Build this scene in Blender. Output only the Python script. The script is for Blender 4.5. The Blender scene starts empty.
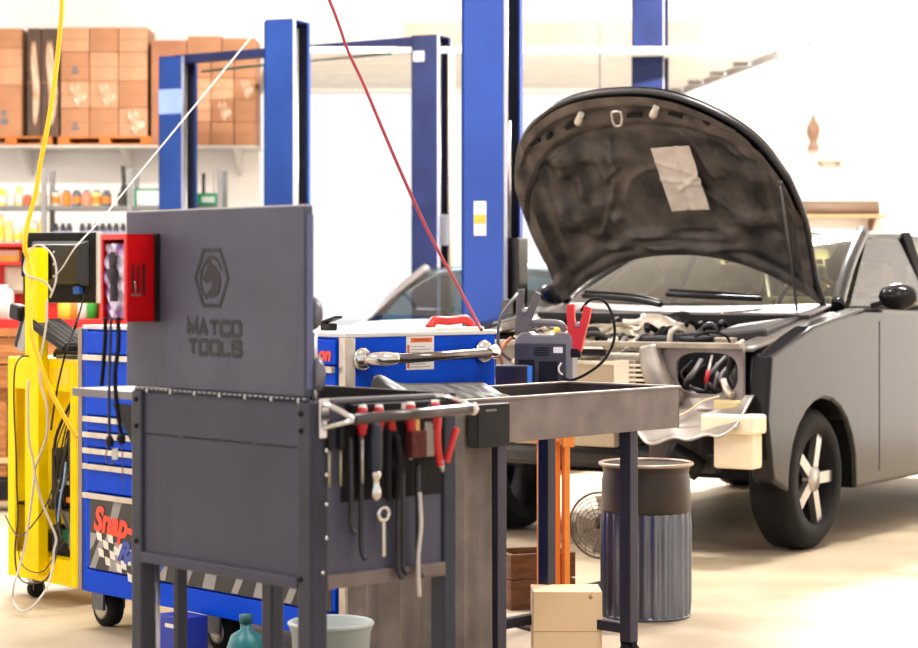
import bpy, bmesh, math, random
from mathutils import Matrix, Vector
random.seed(7)
R = math.radians
C = bpy.context.scene.collection
FPX, CX, CY, EYE = 2200.0, 459.0, 275.0, 1.2

def P(px, py, d):
    return Vector(((px-CX)*d/FPX, d, EYE-(py-CY)*d/FPX))
def Z(py, d): return EYE-(py-CY)*d/FPX
def X(px, d): return (px-CX)*d/FPX

# ------------------------------------------------------------------ materials
def lin(c):
    return tuple(((v/255)/12.92 if v/255 <= 0.04045 else ((v/255+0.055)/1.055)**2.4) for v in c)
MATS = {}
def mat(name, rgb, rough=0.5, metal=0.0, rgb2=None, scale=8.0, bump=0.0, bscale=60.0, lo=0.35, hi=0.65, coat=0.0, detail=4.0, stretch=None, emit=None):
    if name in MATS: return MATS[name]
    m = bpy.data.materials.new(name); m.use_nodes = True
    nt = m.node_tree; b = nt.nodes['Principled BSDF']
    b.inputs['Roughness'].default_value = rough; b.inputs['Metallic'].default_value = metal
    b.inputs['Coat Weight'].default_value = coat
    col = lin(rgb)+(1,)
    b.inputs['Base Color'].default_value = col
    tc = nt.nodes.new('ShaderNodeTexCoord'); vec = tc.outputs['Object']
    if stretch:
        mp = nt.nodes.new('ShaderNodeMapping'); mp.inputs['Scale'].default_value = stretch
        nt.links.new(vec, mp.inputs['Vector']); vec = mp.outputs['Vector']
    c2 = lin(rgb2)+(1,) if rgb2 else tuple(v*0.86 for v in col[:3])+(1,)
    n = nt.nodes.new('ShaderNodeTexNoise'); n.inputs['Scale'].default_value = scale; n.inputs['Detail'].default_value = detail
    r = nt.nodes.new('ShaderNodeValToRGB')
    r.color_ramp.elements[0].position = lo; r.color_ramp.elements[1].position = hi
    r.color_ramp.elements[0].color = c2; r.color_ramp.elements[1].color = col
    nt.links.new(vec, n.inputs['Vector']); nt.links.new(n.outputs['Fac'], r.inputs['Fac'])
    nt.links.new(r.outputs['Color'], b.inputs['Base Color'])
    if bump > 0:
        n2 = nt.nodes.new('ShaderNodeTexNoise'); n2.inputs['Scale'].default_value = bscale; n2.inputs['Detail'].default_value = 3
        bp = nt.nodes.new('ShaderNodeBump'); bp.inputs['Strength'].default_value = bump; bp.inputs['Distance'].default_value = 0.01
        nt.links.new(vec, n2.inputs['Vector']); nt.links.new(n2.outputs['Fac'], bp.inputs['Height'])
        nt.links.new(bp.outputs['Normal'], b.inputs['Normal'])
    if emit:
        b.inputs['Emission Color'].default_value = lin(emit[0])+(1,); b.inputs['Emission Strength'].default_value = emit[1]
    MATS[name] = m; return m
def glassmat(name, rgb, gloss=0.12):
    m = bpy.data.materials.new(name); m.use_nodes = True; nt = m.node_tree
    nt.nodes.remove(nt.nodes['Principled BSDF'])
    t = nt.nodes.new('ShaderNodeBsdfTransparent'); t.inputs['Color'].default_value = lin(rgb)+(1,)
    g = nt.nodes.new('ShaderNodeBsdfGlossy'); g.inputs['Roughness'].default_value = 0.03
    f = nt.nodes.new('ShaderNodeFresnel'); f.inputs['IOR'].default_value = 1.5
    mx = nt.nodes.new('ShaderNodeMixShader')
    nt.links.new(f.outputs['Fac'], mx.inputs['Fac']); nt.links.new(t.outputs[0], mx.inputs[1]); nt.links.new(g.outputs[0], mx.inputs[2])
    nt.links.new(mx.outputs[0], nt.nodes['Material Output'].inputs['Surface'])
    MATS[name] = m; return m
def wavemat(name, rgb, rgb2, scale, direction='X', rough=0.5, metal=0.3):
    m = bpy.data.materials.new(name); m.use_nodes = True; nt = m.node_tree; b = nt.nodes['Principled BSDF']
    b.inputs['Roughness'].default_value = rough; b.inputs['Metallic'].default_value = metal
    tc = nt.nodes.new('ShaderNodeTexCoord'); w = nt.nodes.new('ShaderNodeTexWave'); w.bands_direction = direction
    w.inputs['Scale'].default_value = scale; w.inputs['Distortion'].default_value = 0.4
    r = nt.nodes.new('ShaderNodeValToRGB'); r.color_ramp.elements[0].color = lin(rgb2)+(1,); r.color_ramp.elements[1].color = lin(rgb)+(1,)
    nt.links.new(tc.outputs['Object'], w.inputs['Vector']); nt.links.new(w.outputs['Fac'], r.inputs['Fac']); nt.links.new(r.outputs['Color'], b.inputs['Base Color'])
    MATS[name] = m; return m

cart_grey = mat('cart_grey', (84,85,102), 0.45, 0.2, (75,76,92), 5, 0.15, 220)
cart_panel = mat('cart_panel', (72,73,89), 0.45, 0.2, (65,66,81), 4, 0.1, 220)
cart_dark = mat('cart_dark', (58,60,74), 0.42, 0.25, (50,52,64), 6)
black_pl = mat('black_plastic', (30,29,32), 0.45, 0, (22,21,24), 20)
black_rub = mat('black_rubber', (26,25,26), 0.75)
decal_ink = mat('decal_ink', (40,38,44), 0.6)
chrome = mat('chrome', (225,222,222), 0.16, 1.0)
steel = mat('steel', (190,186,182), 0.32, 0.9)
alu = mat('aluminium_trim', (205,198,190), 0.35, 0.7, (180,170,160), 14)
snap_blue = mat('cabinet_blue', (6,74,216), 0.3, 0.0, (4,66,204), 3, coat=0.3)
deep_blue = mat('cabinet_blue_side', (10,76,208), 0.3, 0.0, (10,66,190), 5, coat=0.3)
lift_blue = mat('lift_blue', (30,58,118), 0.38, 0.0, (25,50,106), 3, coat=0.2)
lift_navy = mat('lift_navy', (26,36,74), 0.4, 0.0, (20,28,62), 4)
red_paint = mat('red_paint', (205,14,22), 0.35, 0.0, (190,8,16), 5, coat=0.2)
red_pl = mat('red_plastic', (215,40,36), 0.4)
red_tool = mat('tool_red', (190,14,34), 0.35)
yellow = mat('yellow_paint', (255,222,0), 0.42, 0.0, (250,214,0), 7)
yel_hose = mat('yellow_hose', (250,205,10), 0.45)
white_pl = mat('white_plastic', (232,228,220), 0.45)
cream = mat('cream_plastic', (226,212,176), 0.5, 0, (200,184,146), 12)
paper = mat('paper', (205,196,188), 0.8, 0, (188,178,168), 14)
white_paper = mat('white_paper', (236,232,226), 0.8)
orange = mat('orange_paint', (240,140,50), 0.45)
cardboard = mat('cardboard', (176,124,88), 0.7, 0, (160,110,76), 4)
cardboard2 = mat('cardboard_pale', (192,144,108), 0.6, 0, (174,124,90), 3)
cardboard3 = mat('cardboard_dark', (92,66,48), 0.7, 0, (74,54,42), 3)
film = mat('stretch_film', (205,172,144), 0.2, 0, (178,134,100), 7, 0.6, 9)
wood_or = mat('pallet_wood', (196,116,44), 0.65, 0, (176,98,36), 5, stretch=(1,1,8))
wood = mat('bench_wood', (188,124,66), 0.65, 0, (140,84,42), 5, stretch=(1,3,9))
dk_wood = mat('dark_wood', (120,74,30), 0.6, 0, (90,52,20), 6, stretch=(2,2,10))
peach = mat('peach_board', (255,222,180), 0.7, 0, (250,214,172), 6)
felt = mat('hood_felt', (84,76,71), 0.5, 0.0, (22,20,20), 6.5, 0.5, 30, lo=0.38, hi=0.70, detail=10)
hood_edge = mat('hood_edge', (44,43,46), 0.35, 0.1, (32,31,33), 8)
car_black = mat('car_black', (28,28,31), 0.18, 0.2, coat=0.5)
car_white = mat('car_white', (240,240,240), 0.25, 0.0, coat=0.5)
bay_dark = mat('bay_dark', (52,48,46), 0.6, 0.1, (28,26,25), 9)
bay_metal = mat('bay_metal', (186,176,162), 0.42, 0.5, (110,100,90), 7, lo=0.3, hi=0.6)
bay_cream = mat('bay_alloy', (225,215,195), 0.45, 0.3, (150,138,120), 12)
sheet_grey = mat('bare_sheet', (150,142,136), 0.4, 0.45, (104,97,92), 6)
cowl_grey = mat('cowl_grey', (120,113,114), 0.5, 0.0, (96,90,91), 8)
canvas = mat('canvas', (116,106,100), 0.85, 0, (88,79,74), 7, 0.3, 120)
tarp_m = mat('tarp', (54,49,46), 0.5, 0, (36,33,32), 9)
tray_grey = mat('tray_grey', (122,110,108), 0.42, 0.25, (100,90,88), 9)
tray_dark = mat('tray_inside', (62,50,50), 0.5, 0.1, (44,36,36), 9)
navy_leg = mat('navy_leg', (48,47,66), 0.45, 0.2)
galv = mat('galvanised', (122,128,142), 0.3, 0.8, (70,74,84), 5, stretch=(1,1,0.3))
drum_dark = mat('drum_dark', (66,56,50), 0.42, 0.5, (44,38,35), 5)
conc = mat('concrete_floor', (178,162,138), 0.55, 0, (160,144,120), 2.2, 0.06, 40)
wall_m = mat('wall_paint', (250,247,245), 0.8, 0, (246,243,241), 2)
ceil_m = mat('ceiling_paint', (250,248,246), 0.85, 0, (246,244,242))
tan_m = mat('tan_header', (232,206,176), 0.7, 0, (222,192,160), 3)
grey_shelf = mat('grey_shelf', (140,140,140), 0.45, 0.2)
iface = mat('dark_screen', (16,16,18), 0.2)
brownstuff = mat('brown_ceramic', (140,108,84), 0.5)
glass_car = glassmat('glass_car', (206,210,184))
glass_car2 = glassmat('glass_car_blue', (140,165,175))
radiator_m = wavemat('radiator_fins', (196,178,150), (120,106,88), 46, 'Z')
seat_m = mat('seat_cloth', (176,166,136), 0.8, 0, (150,140,114), 8)
green_p = mat('green_paint', (20,140,100), 0.45)
cord_white = mat('cord_white', (204,196,188), 0.5)
cord_grey = mat('cord_grey', (96,90,92), 0.5)
hose_red = mat('hose_red', (165,44,60), 0.45)
purple = mat('purple_cloth', (228,214,236), 0.7, 0, (142,92,160), 22, lo=0.42, hi=0.5, stretch=(1,1,0.4))
copper = mat('copper', (200,120,80), 0.35, 0.7)

for n_ in ('cabinet_blue','cabinet_blue_side','lift_blue','lift_navy','yellow_paint','red_paint','hood_felt','tarp','car_black','black_plastic','black_rubber','cart_grey','cart_dark','cart_panel','corner'):
    if n_ not in MATS: continue
    b_=MATS[n_].node_tree.nodes['Principled BSDF']; b_.inputs['Specular IOR Level'].default_value={'cart_grey':0.3,'cart_dark':0.3,'cabinet_blue':0.06,'cabinet_blue_side':0.06,'lift_blue':0.1,'yellow_paint':0.08,'hood_felt':0.55,'car_black':0.3}.get(n_,0.18); b_.inputs['Coat Weight'].default_value=0.0
# ------------------------------------------------------------------ mesh builder
def spline(pts, k=8):
    pts = [Vector(p) for p in pts]
    if len(pts) < 3: return pts
    out = []
    n = len(pts)
    for i in range(n-1):
        p0 = pts[max(i-1,0)]; p1 = pts[i]; p2 = pts[i+1]; p3 = pts[min(i+2,n-1)]
        for j in range(k):
            t = j/k
            out.append(0.5*((2*p1)+(-p0+p2)*t+(2*p0-5*p1+4*p2-p3)*t*t+(-p0+3*p1-3*p2+p3)*t**3))
    out.append(pts[-1]); return out
class MB:
    def __init__(s): s.v=[]; s.f=[]; s.m=[]; s.s=[]; s.M=None
    def add(s, vs, fs, mi=0, sm=False):
        o = len(s.v)
        for v in vs:
            v = Vector(v)
            s.v.append(s.M @ v if s.M else v)
        for f in fs:
            s.f.append([i+o for i in f]); s.m.append(mi); s.s.append(sm)
        return s
    def box(s, x0,x1,y0,y1,z0,z1, mi=0):
        return s.add([(x0,y0,z0),(x1,y0,z0),(x1,y1,z0),(x0,y1,z0),(x0,y0,z1),(x1,y0,z1),(x1,y1,z1),(x0,y1,z1)],
              [(0,3,2,1),(4,5,6,7),(0,1,5,4),(1,2,6,5),(2,3,7,6),(3,0,4,7)], mi)
    def obox(s, c, size, rot=(0,0,0), mi=0):
        from mathutils import Euler
        m = Matrix.Translation(Vector(c)) @ Euler(rot).to_matrix().to_4x4()
        a,b,h = size[0]/2,size[1]/2,size[2]/2
        vs = [m @ Vector(v) for v in [(-a,-b,-h),(a,-b,-h),(a,b,-h),(-a,b,-h),(-a,-b,h),(a,-b,h),(a,b,h),(-a,b,h)]]
        return s.add(vs, [(0,3,2,1),(4,5,6,7),(0,1,5,4),(1,2,6,5),(2,3,7,6),(3,0,4,7)], mi)
    def bar(s, p0, p1, w, h, mi=0):
        p0=Vector(p0); p1=Vector(p1); d=(p1-p0).normalized()
        up = Vector((0,0,1)) if abs(d.z)<0.95 else Vector((0,1,0))
        a = d.cross(up).normalized(); b = a.cross(d).normalized()
        vs=[]
        for p in (p0,p1):
            for i,j in ((-1,-1),(1,-1),(1,1),(-1,1)): vs.append(p+a*i*w/2+b*j*h/2)
        return s.add(vs,[(0,3,2,1),(4,5,6,7),(0,1,5,4),(1,2,6,5),(2,3,7,6),(3,0,4,7)],mi)
    def tube(s, pts, r, n=8, mi=0, caps=True):
        pts=[Vector(p) for p in pts]; rs = r if isinstance(r,(list,tuple)) else [r]*len(pts)
        t0=(pts[1]-pts[0]).normalized()
        a=t0.cross(Vector((0,0,1)))
        if a.length<1e-3: a=t0.cross(Vector((0,1,0)))
        a.normalize(); vs=[]; fs=[]
        for i,p in enumerate(pts):
            t=(pts[min(i+1,len(pts)-1)]-pts[max(i-1,0)])
            t = t.normalized() if t.length>1e-9 else t0
            a=(a-t*a.dot(t)); a.normalize(); b=t.cross(a)
            for k in range(n):
                an=2*math.pi*k/n; vs.append(p+(a*math.cos(an)+b*math.sin(an))*rs[i])
        for i in range(len(pts)-1):
            for k in range(n):
                k2=(k+1)%n; fs.append((i*n+k,i*n+k2,(i+1)*n+k2,(i+1)*n+k))
        s.add(vs,fs,mi,True)
        if caps:
            o=len(s.v)-len(vs); s.f.append([o+k for k in range(n)][::-1]); s.m.append(mi); s.s.append(False)
            s.f.append([len(s.v)-n+k for k in range(n)]); s.m.append(mi); s.s.append(False)
        return s
    def cyl(s, p0, p1, r0, r1=None, n=20, mi=0):
        return s.tube([p0,p1],[r0, r0 if r1 is None else r1],n,mi)
    def lathe(s, prof, c=(0,0,0), n=24, mi=0, axis='z', flat=False, caps=True):
        vs=[];fs=[]; c=Vector(c)
        for r,z in prof:
            for k in range(n):
                a=2*math.pi*k/n; q=(r*math.cos(a), r*math.sin(a), z)
                if axis=='y': q=(q[0],q[2],q[1])
                if axis=='x': q=(q[2],q[0],q[1])
                vs.append(c+Vector(q))
        for i in range(len(prof)-1):
            for k in range(n):
                k2=(k+1)%n; fs.append((i*n+k,i*n+k2,(i+1)*n+k2,(i+1)*n+k))
        s.add(vs,fs,mi,not flat)
        o=len(s.v)-len(vs)
        if caps and prof[0][0]>1e-6: s.f.append([o+k for k in range(n)][::-1]); s.m.append(mi); s.s.append(False)
        if caps and prof[-1][0]>1e-6: s.f.append([len(s.v)-n+k for k in range(n)]); s.m.append(mi); s.s.append(False)
        return s
    def prism(s, poly, fn, mi=0):
        # fn(u,v,0/1) -> 3-D point
        n=len(poly); vs=[fn(u,v,0) for u,v in poly]+[fn(u,v,1) for u,v in poly]
        fs=[list(range(n))[::-1], list(range(n,2*n))]+[(i,(i+1)%n,n+(i+1)%n,n+i) for i in range(n)]
        return s.add(vs,fs,mi)
    def grid(s, fn, nu, nv, mi=0, sm=True):
        vs=[fn(i/nu,j/nv) for j in range(nv+1) for i in range(nu+1)]
        fs=[(j*(nu+1)+i,j*(nu+1)+i+1,(j+1)*(nu+1)+i+1,(j+1)*(nu+1)+i) for j in range(nv) for i in range(nu)]
        return s.add(vs,fs,mi,sm)
    def ball(s, c, r, mi=0, n=12, sq=(1,1,1)):
        prof=[(r*math.sin(math.pi*i/8), -r*math.cos(math.pi*i/8)) for i in range(9)]
        o=len(s.v); s.lathe(prof,(0,0,0),n,mi)
        M0=s.M
        for i in range(o,len(s.v)):
            v=s.v[i]
            if not M0: s.v[i]=Vector((v.x*sq[0],v.y*sq[1],v.z*sq[2]))+Vector(c)
        return s
    def build(s, name, mats, parent=None, bevel=0.0, loc=None, rot=None, solid=0.0, seg=2):
        me=bpy.data.meshes.new(name); me.from_pydata([tuple(v) for v in s.v],[],s.f); me.update()
        if not isinstance(mats,(list,tuple)): mats=[mats]
        for m in mats: me.materials.append(m)
        for p,mi,sm in zip(me.polygons,s.m,s.s): p.material_index=mi; p.use_smooth=sm
        bm=bmesh.new(); bm.from_mesh(me); bmesh.ops.recalc_face_normals(bm, faces=bm.faces); bm.to_mesh(me); bm.free()
        o=bpy.data.objects.new(name,me); C.objects.link(o)
        if parent: o.parent=parent
        if loc is not None: o.location=loc
        if rot is not None: o.rotation_euler=rot
        if solid:
            md=o.modifiers.new('solid','SOLIDIFY'); md.thickness=solid; md.offset=0
        if bevel>0:
            md=o.modifiers.new('bevel','BEVEL'); md.width=bevel; md.segments=seg; md.limit_method='ANGLE'; md.angle_limit=R(35)
        return o
def tag(o, label, cat, group=None, kind=None):
    o['label']=label; o['category']=cat
    if group: o['group']=group
    if kind: o['kind']=kind
    return o
def thing(name, label, cat, loc=(0,0,0), rz=0.0, group=None):
    o=bpy.data.objects.new(name,None); C.objects.link(o); o.location=loc; o.rotation_euler=(0,0,rz); o.empty_display_size=0.05
    return tag(o,label,cat,group)
def struct(o): o['kind']='structure'; return o
def rootmat(o): return Matrix.Translation(o.location) @ o.rotation_euler.to_matrix().to_4x4()
def copy_tree(o, parent=None):
    kids=[c for c in C.objects if c.parent==o]
    c=o.copy(); C.objects.link(c)
    if parent: c.parent=parent
    for k in kids: copy_tree(k,c)
    return c
ORD=['first','second','third','fourth','fifth','sixth','seventh','eighth','ninth','tenth','eleventh','twelfth']
def text(name, body, size, m, parent, M, bold=0.0, shear=0.0, sx=1.0, depth=0.0006, align='CENTER'):
    cu=bpy.data.curves.new(name,'FONT'); cu.body=body; cu.size=size; cu.offset=bold; cu.shear=shear; cu.extrude=depth
    cu.align_x=align; cu.align_y='CENTER'; cu.resolution_u=3
    t=bpy.data.objects.new(name+'_c',cu); C.objects.link(t)
    dg=bpy.context.evaluated_depsgraph_get(); dg.update()
    me=bpy.data.meshes.new_from_object(t.evaluated_get(dg)); me.name=name
    bpy.data.objects.remove(t); bpy.data.curves.remove(cu)
    me.transform(M @ Matrix.Diagonal((sx,1,1,1)))
    me.materials.clear(); me.materials.append(m)
    o=bpy.data.objects.new(name,me); C.objects.link(o)
    if parent: o.parent=parent
    return o
# text plane: local x -> +X, local y -> +Z, facing -Y
FACE_NY=Matrix(((1,0,0,0),(0,0,-1,0),(0,1,0,0),(0,0,0,1)))
FACE_PX=Matrix(((0,0,1,0),(1,0,0,0),(0,1,0,0),(0,0,0,1)))   # x -> +Y, y -> +Z, facing +X
def strokes(mb, paths, w, fn, mi=0):
    """thick open/closed polylines with mitred corners -> thin solid"""
    for pts,closed in paths:
        pts=[Vector(p) for p in pts]; n=len(pts); L=[];Rr=[]
        for i in range(n):
            a=pts[i-1] if (i>0 or closed) else None; b=pts[(i+1)%n] if (i<n-1 or closed) else None
            d1=(pts[i]-a).normalized() if a is not None else None
            d2=(b-pts[i]).normalized() if b is not None else None
            if d1 is None: d1=d2
            if d2 is None: d2=d1
            n1=Vector((-d1.y,d1.x)); n2=Vector((-d2.y,d2.x)); m=(n1+n2).normalized(); k=w/2/max(0.35,m.dot(n1))
            L.append(pts[i]+m*k); Rr.append(pts[i]-m*k)
        seg=range(n if closed else n-1)
        for i in seg:
            j=(i+1)%n
            mb.prism([L[i],L[j],Rr[j],Rr[i]],fn,mi)

# ------------------------------------------------------------------ camera, world, light
cam_d=bpy.data.cameras.new('camera'); cam=bpy.data.objects.new('camera',cam_d); C.objects.link(cam)
cam.location=(0,0,EYE); cam.rotation_euler=(R(90),0,0)
cam_d.sensor_width=36; cam_d.lens=36*FPX/918; cam_d.shift_y=-(324-CY)/918; cam_d.clip_end=200
cam_d.dof.use_dof=True; cam_d.dof.focus_distance=6.8; cam_d.dof.aperture_fstop=5.0
sc=bpy.context.scene; sc.camera=cam
sc.view_settings.view_transform='Standard'; sc.view_settings.look='None'; sc.view_settings.gamma=1.0
sc.view_settings.use_curve_mapping=False; sc.view_settings.exposure=0.0
w=bpy.data.worlds.new('world'); sc.world=w; w.use_nodes=True
bg=w.node_tree.nodes['Background']; bg.inputs['Color'].default_value=(0.97,0.985,1.0,1); bg.inputs['Strength'].default_value=1.1
sc.cycles.use_denoising=True; sc.cycles.max_bounces=7; sc.cycles.transparent_max_bounces=12; sc.cycles.sample_clamp_indirect=6

# ------------------------------------------------------------------ room shell
BACK=20.0; CEIL=4.6
mb=MB(); mb.box(-6,6.5,-1,BACK+0.2,-0.1,0); struct(mb.build('floor',conc))
mb=MB(); mb.box(-6,6.5,-1,BACK+0.2,CEIL,CEIL+0.15); struct(mb.build('ceiling',ceil_m))
OPL,OPR,OPT=X(259,BACK),X(683,BACK),2.86
mb=MB(); mb.box(-6,OPL,BACK,BACK+0.2,0,CEIL); mb.box(OPR,6.5,BACK,BACK+0.2,0,CEIL); mb.box(OPL,OPR,BACK,BACK+0.2,OPT,CEIL)
struct(mb.build('wall_back',wall_m))
mb=MB(); mb.box(-6.2,-6,-1,BACK+0.2,0,CEIL); struct(mb.build('wall_left',wall_m))
mb=MB(); mb.box(6.5,6.7,-1,BACK+0.2,0,CEIL); struct(mb.build('wall_right',wall_m))
mb=MB(); mb.box(X(405,BACK),X(702,BACK),BACK-0.05,BACK,3.16,3.5); struct(mb.build('trim_1',tan_m,bevel=0.005))
mb=MB(); mb.box(-30,30,BACK+0.2,60,-0.12,-0.01); struct(mb.build('driveway',mat('driveway_concrete',(236,234,230),0.8)))
# open sectional door lying overhead on its tracks
d=bpy.data.objects.new('door_1',None); C.objects.link(d); d.location=(0,0,0); d['kind']='structure'
dl,dr=OPL+0.06,OPR-0.06
slope=0.115
def dx(y): return (BACK-y)*slope
for i in range(4):
    y1=BACK-0.12-i*0.82; y0=y1-0.78
    m=MB(); m.prism([(dl+dx(y0),y0),(dr+dx(y0),y0),(dr+dx(y1),y1),(dl+dx(y1),y1)],lambda u,v,k:(u,v,2.88+0.045*k))
    m.build('door_section',mat('door_white',(236,234,228),0.5),d,0.006)
    m=MB(); m.box(dr+dx(y1)-0.10,dr+dx(y1)+0.06,y1-0.05,y1+0.03,2.85,2.88); m.build('bracket',mat('door_hardware',(150,146,146),0.4,0.6),d)
m=MB(); m.bar((dr+0.05,BACK-0.03,2.87),(dr+0.05+dx(15.8),15.8,2.87),0.04,0.06); m.bar((dr+0.05+dx(15.8),15.8,2.87),(dr+0.02+dx(15.8),15.8,CEIL),0.035,0.035)
m.build('track',mat('track_steel',(165,160,160),0.4,0.5),d)
m=MB(); m.bar((dl-0.05,BACK-0.03,2.87),(dl-0.05+dx(15.8),15.8,2.87),0.04,0.06); m.bar((dl-0.05+dx(15.8),15.8,2.87),(dl-0.02+dx(15.8),15.8,CEIL),0.035,0.035)
m.build('track',MATS['track_steel'],d)

# added ceiling lamps, out of view: fixtures with area lamps that brighten the room
k=0
for (lx,ly) in ((-2.6,4.5),(1.6,4.5),(-2.6,9.5),(1.9,9.5),(-2.6,14.5),(2.2,14.5)):
    t=thing('added_ceiling_light','added white strip fixture under the unseen ceiling, '+('left' if lx<0 else 'right')+' row, '+['nearest','middle','farthest'][k//2]+' one','added ceiling light',(lx,ly,CEIL),0,'added strip lights above the view')
    MB().box(-0.7,0.7,-0.16,0.16,-0.08,0).build('housing',white_pl,t,0.01)
    m=MB(); m.box(-0.67,0.67,-0.13,0.13,-0.095,-0.078); m.build('diffuser',mat('added_lamp_diffuser',(255,255,255),0.5,emit=((255,250,242),6.0)),t)
    L=bpy.data.lights.new('lamp','AREA'); L.shape='RECTANGLE'; L.size=1.35; L.size_y=0.28; L.energy=(110 if ly<6 else (230 if lx<0 else 330) if ly<12 else (460 if lx<0 else 1300)); L.color=(1,0.965,0.92)
    lo=bpy.data.objects.new('lamp',L); C.objects.link(lo); lo.parent=t; lo.location=(0,0,-0.11); k+=1

ROT=math.atan2(-0.745,0.667)
# ------------------------------------------------------------------ grey tool cart with raised lid
W_,D_=0.645,0.388
cartA=thing('tool_cart','dark grey steel tool cart with raised lid bearing a horse-head emblem','tool cart',(-0.729,4.98,0),ROT)
MA=Matrix.Translation((-0.729,4.98,0)) @ Matrix.Rotation(ROT,4,'Z')
def bolts(pts, m, root, r=0.006):
    for p in pts: MB().ball(p,r,0,8).build('bolt',m,root)
for (x0,x1,y0,y1) in ((-0.012,0.03,-0.008,0.03),(W_-0.043,W_+0.004,-0.008,0.036),(-0.012,0.03,D_-0.03,D_+0.008),(W_-0.043,W_+0.004,D_-0.034,D_+0.004)):
    lg=MB().box(x0,x1,y0,y1,0.11,0.94).build('leg',cart_dark,cartA,0.005)
    cx,cy=(x0+x1)/2,(y0+y1)/2
    cs=MB(); cs.box(cx-0.02,cx+0.02,cy-0.035,cy-0.03,0.045,0.11); cs.box(cx-0.02,cx+0.02,cy+0.03,cy+0.035,0.045,0.11); cs.box(cx-0.025,cx+0.025,cy-0.035,cy+0.035,0.105,0.112)
    c=cs.build('caster',steel,cartA)
    wm=MB(); wm.lathe([(0.0,-0.02),(0.045,-0.02),(0.055,-0.012),(0.055,0.012),(0.045,0.02),(0,0.02)],(cx,cy,0.055),20,0,'y'); wm.build('wheel',black_rub,c)
bolts([(0.009,-0.009,z) for z in (0.92,0.86,0.60)]+[(W_-0.03,-0.009,z) for z in (0.915,0.88,0.575)],black_pl,cartA)
bolts([(W_+0.008,0.028,z) for z in (0.84,0.79,0.73,0.66)]+[(W_+0.006,0.02,0.59)],chrome,cartA,0.005)
lid=MB().box(-0.044,0.617,0.0,0.022,0.948,1.343).build('lid',cart_grey,cartA,0.003)
MB().box(0.0,0.60,0.0215,0.0235,0.975,1.32).build('lid_lining',cart_dark,lid)
MB().box(-0.042,0.615,0.002,0.02,1.3425,1.3455).build('edge_strip',mat('pale_edge',(196,192,196),0.4,0.4),lid)
MB().box(0.6165,0.6215,0.004,0.020,0.965,1.325).build('edge_strip',mat('edge_blue_grey',(98,103,136),0.35,0.3),lid)
h=MB(); h.cyl((0.0,-0.002,0.943),(0.635,-0.002,0.943),0.005,n=8)
h.build('hinge',cart_dark,cartA)
h=MB()
for i in range(34):
    x=0.01+i*0.0185; h.box(x,x+0.007,-0.0075,-0.004,0.944,0.9465)
    if i%5==2: h.box(x,x+0.006,-0.008,-0.004,0.937,0.944)
h.build('hinge_knuckles',mat('bare_knuckle',(200,196,196),0.35,0.6),cartA)
fp=MB().box(0.028,W_-0.042,0.0,0.012,0.575,0.938).build('front_panel',cart_panel,cartA,0.002)
s_=MB()
for a,b_ in ((0.035,0.165),(0.18,0.435),(0.455,0.60)): s_.box(a,b_,-0.0012,0.004,0.842,0.8455)
s_.build('slot',black_pl,fp)
MB().box(0.028,W_-0.042,-0.01,0.02,0.553,0.578).build('bottom_flange',cart_panel,cartA,0.003)
MB().box(0.03,W_-0.04,0.015,D_-0.005,0.80,0.81).build('tray_floor',black_pl,cartA)
MB().box(-0.002,W_,D_-0.004,D_+0.006,0.56,0.945).build('rear_panel',black_pl,cartA,0.002)
MB().box(0.0,0.01,0.03,D_-0.03,0.58,0.94).build('side_panel',cart_dark,cartA,0.002)
MB().box(W_-0.014,W_-0.004,0.03,D_-0.03,0.575,0.942).build('side_panel',cart_grey,cartA,0.002)
MB().box(W_-0.004,W_+0.0,0.075,D_-0.035,0.73,0.90).build('shade_board',black_pl,cartA,0.002)  # black sheet painting in the shade behind the hanging tools
MB().box(W_-0.02,W_+0.002,0.03,D_-0.03,0.935,0.945).build('rim',mat('rim_grey',(108,104,108),0.4,0.3),cartA,0.002)
MB().box(W_-0.01,W_+0.006,0.034,D_-0.03,0.553,0.583).build('bottom_flange',tray_grey,cartA,0.003)
MB().box(0.01,W_-0.01,0.012,D_-0.004,0.553,0.562).build('bottom_shelf',cart_dark,cartA)
MB().box(W_-0.003,W_+0.026,0.085,D_-0.02,0.915,0.933).build('tool_rail',black_pl,cartA,0.003)
MB().box(W_+0.0265,W_+0.0275,0.215,0.245,0.918,0.931).build('rail_label',white_pl,cartA)
hm=MB(); hm.cyl((W_+0.072,0.05,0.906),(W_+0.072,0.375,0.914),0.0115,n=20)
hnd=hm.build('handle',mat('handle_tube',(92,86,86),0.25,0.7),cartA)
hm=MB()
hm.tube(spline([(W_+0.005,0.022,0.935),(W_+0.03,0.028,0.93),(W_+0.06,0.042,0.914),(W_+0.072,0.052,0.906)],5),[0.006]*15+[0.011],10)
hm.tube(spline([(W_+0.006,0.022,0.885),(W_+0.03,0.03,0.892),(W_+0.06,0.042,0.9),(W_+0.072,0.052,0.905)],5),[0.006]*15+[0.011],10)
hm.box(W_+0.003,W_+0.010,0.01,0.036,0.865,0.945); hm.build('bracket',chrome,hnd,0.003)
hm=MB(); hm.tube(spline([(W_+0.004,0.348,0.938),(W_+0.03,0.353,0.935),(W_+0.062,0.365,0.925),(W_+0.072,0.372,0.914)],5),[0.006]*15+[0.012],10)
hm.ball((W_+0.072,0.376,0.914),0.0135); hm.box(W_-0.01,W_+0.012,0.325,0.365,0.936,0.943); hm.build('bracket',chrome,hnd,0.002)
ss=MB(); ss.box(-0.265,-0.012,0.0,0.37,0.917,0.924); ss.box(-0.265,-0.012,-0.004,0.002,0.916,0.935); ss.box(-0.268,-0.262,-0.004,0.374,0.916,0.935); ss.box(-0.265,-0.012,0.368,0.374,0.916,0.935)
ss.build('side_shelf',mat('shelf_grey',(118,114,118),0.4,0.25),cartA,0.0015)
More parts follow.
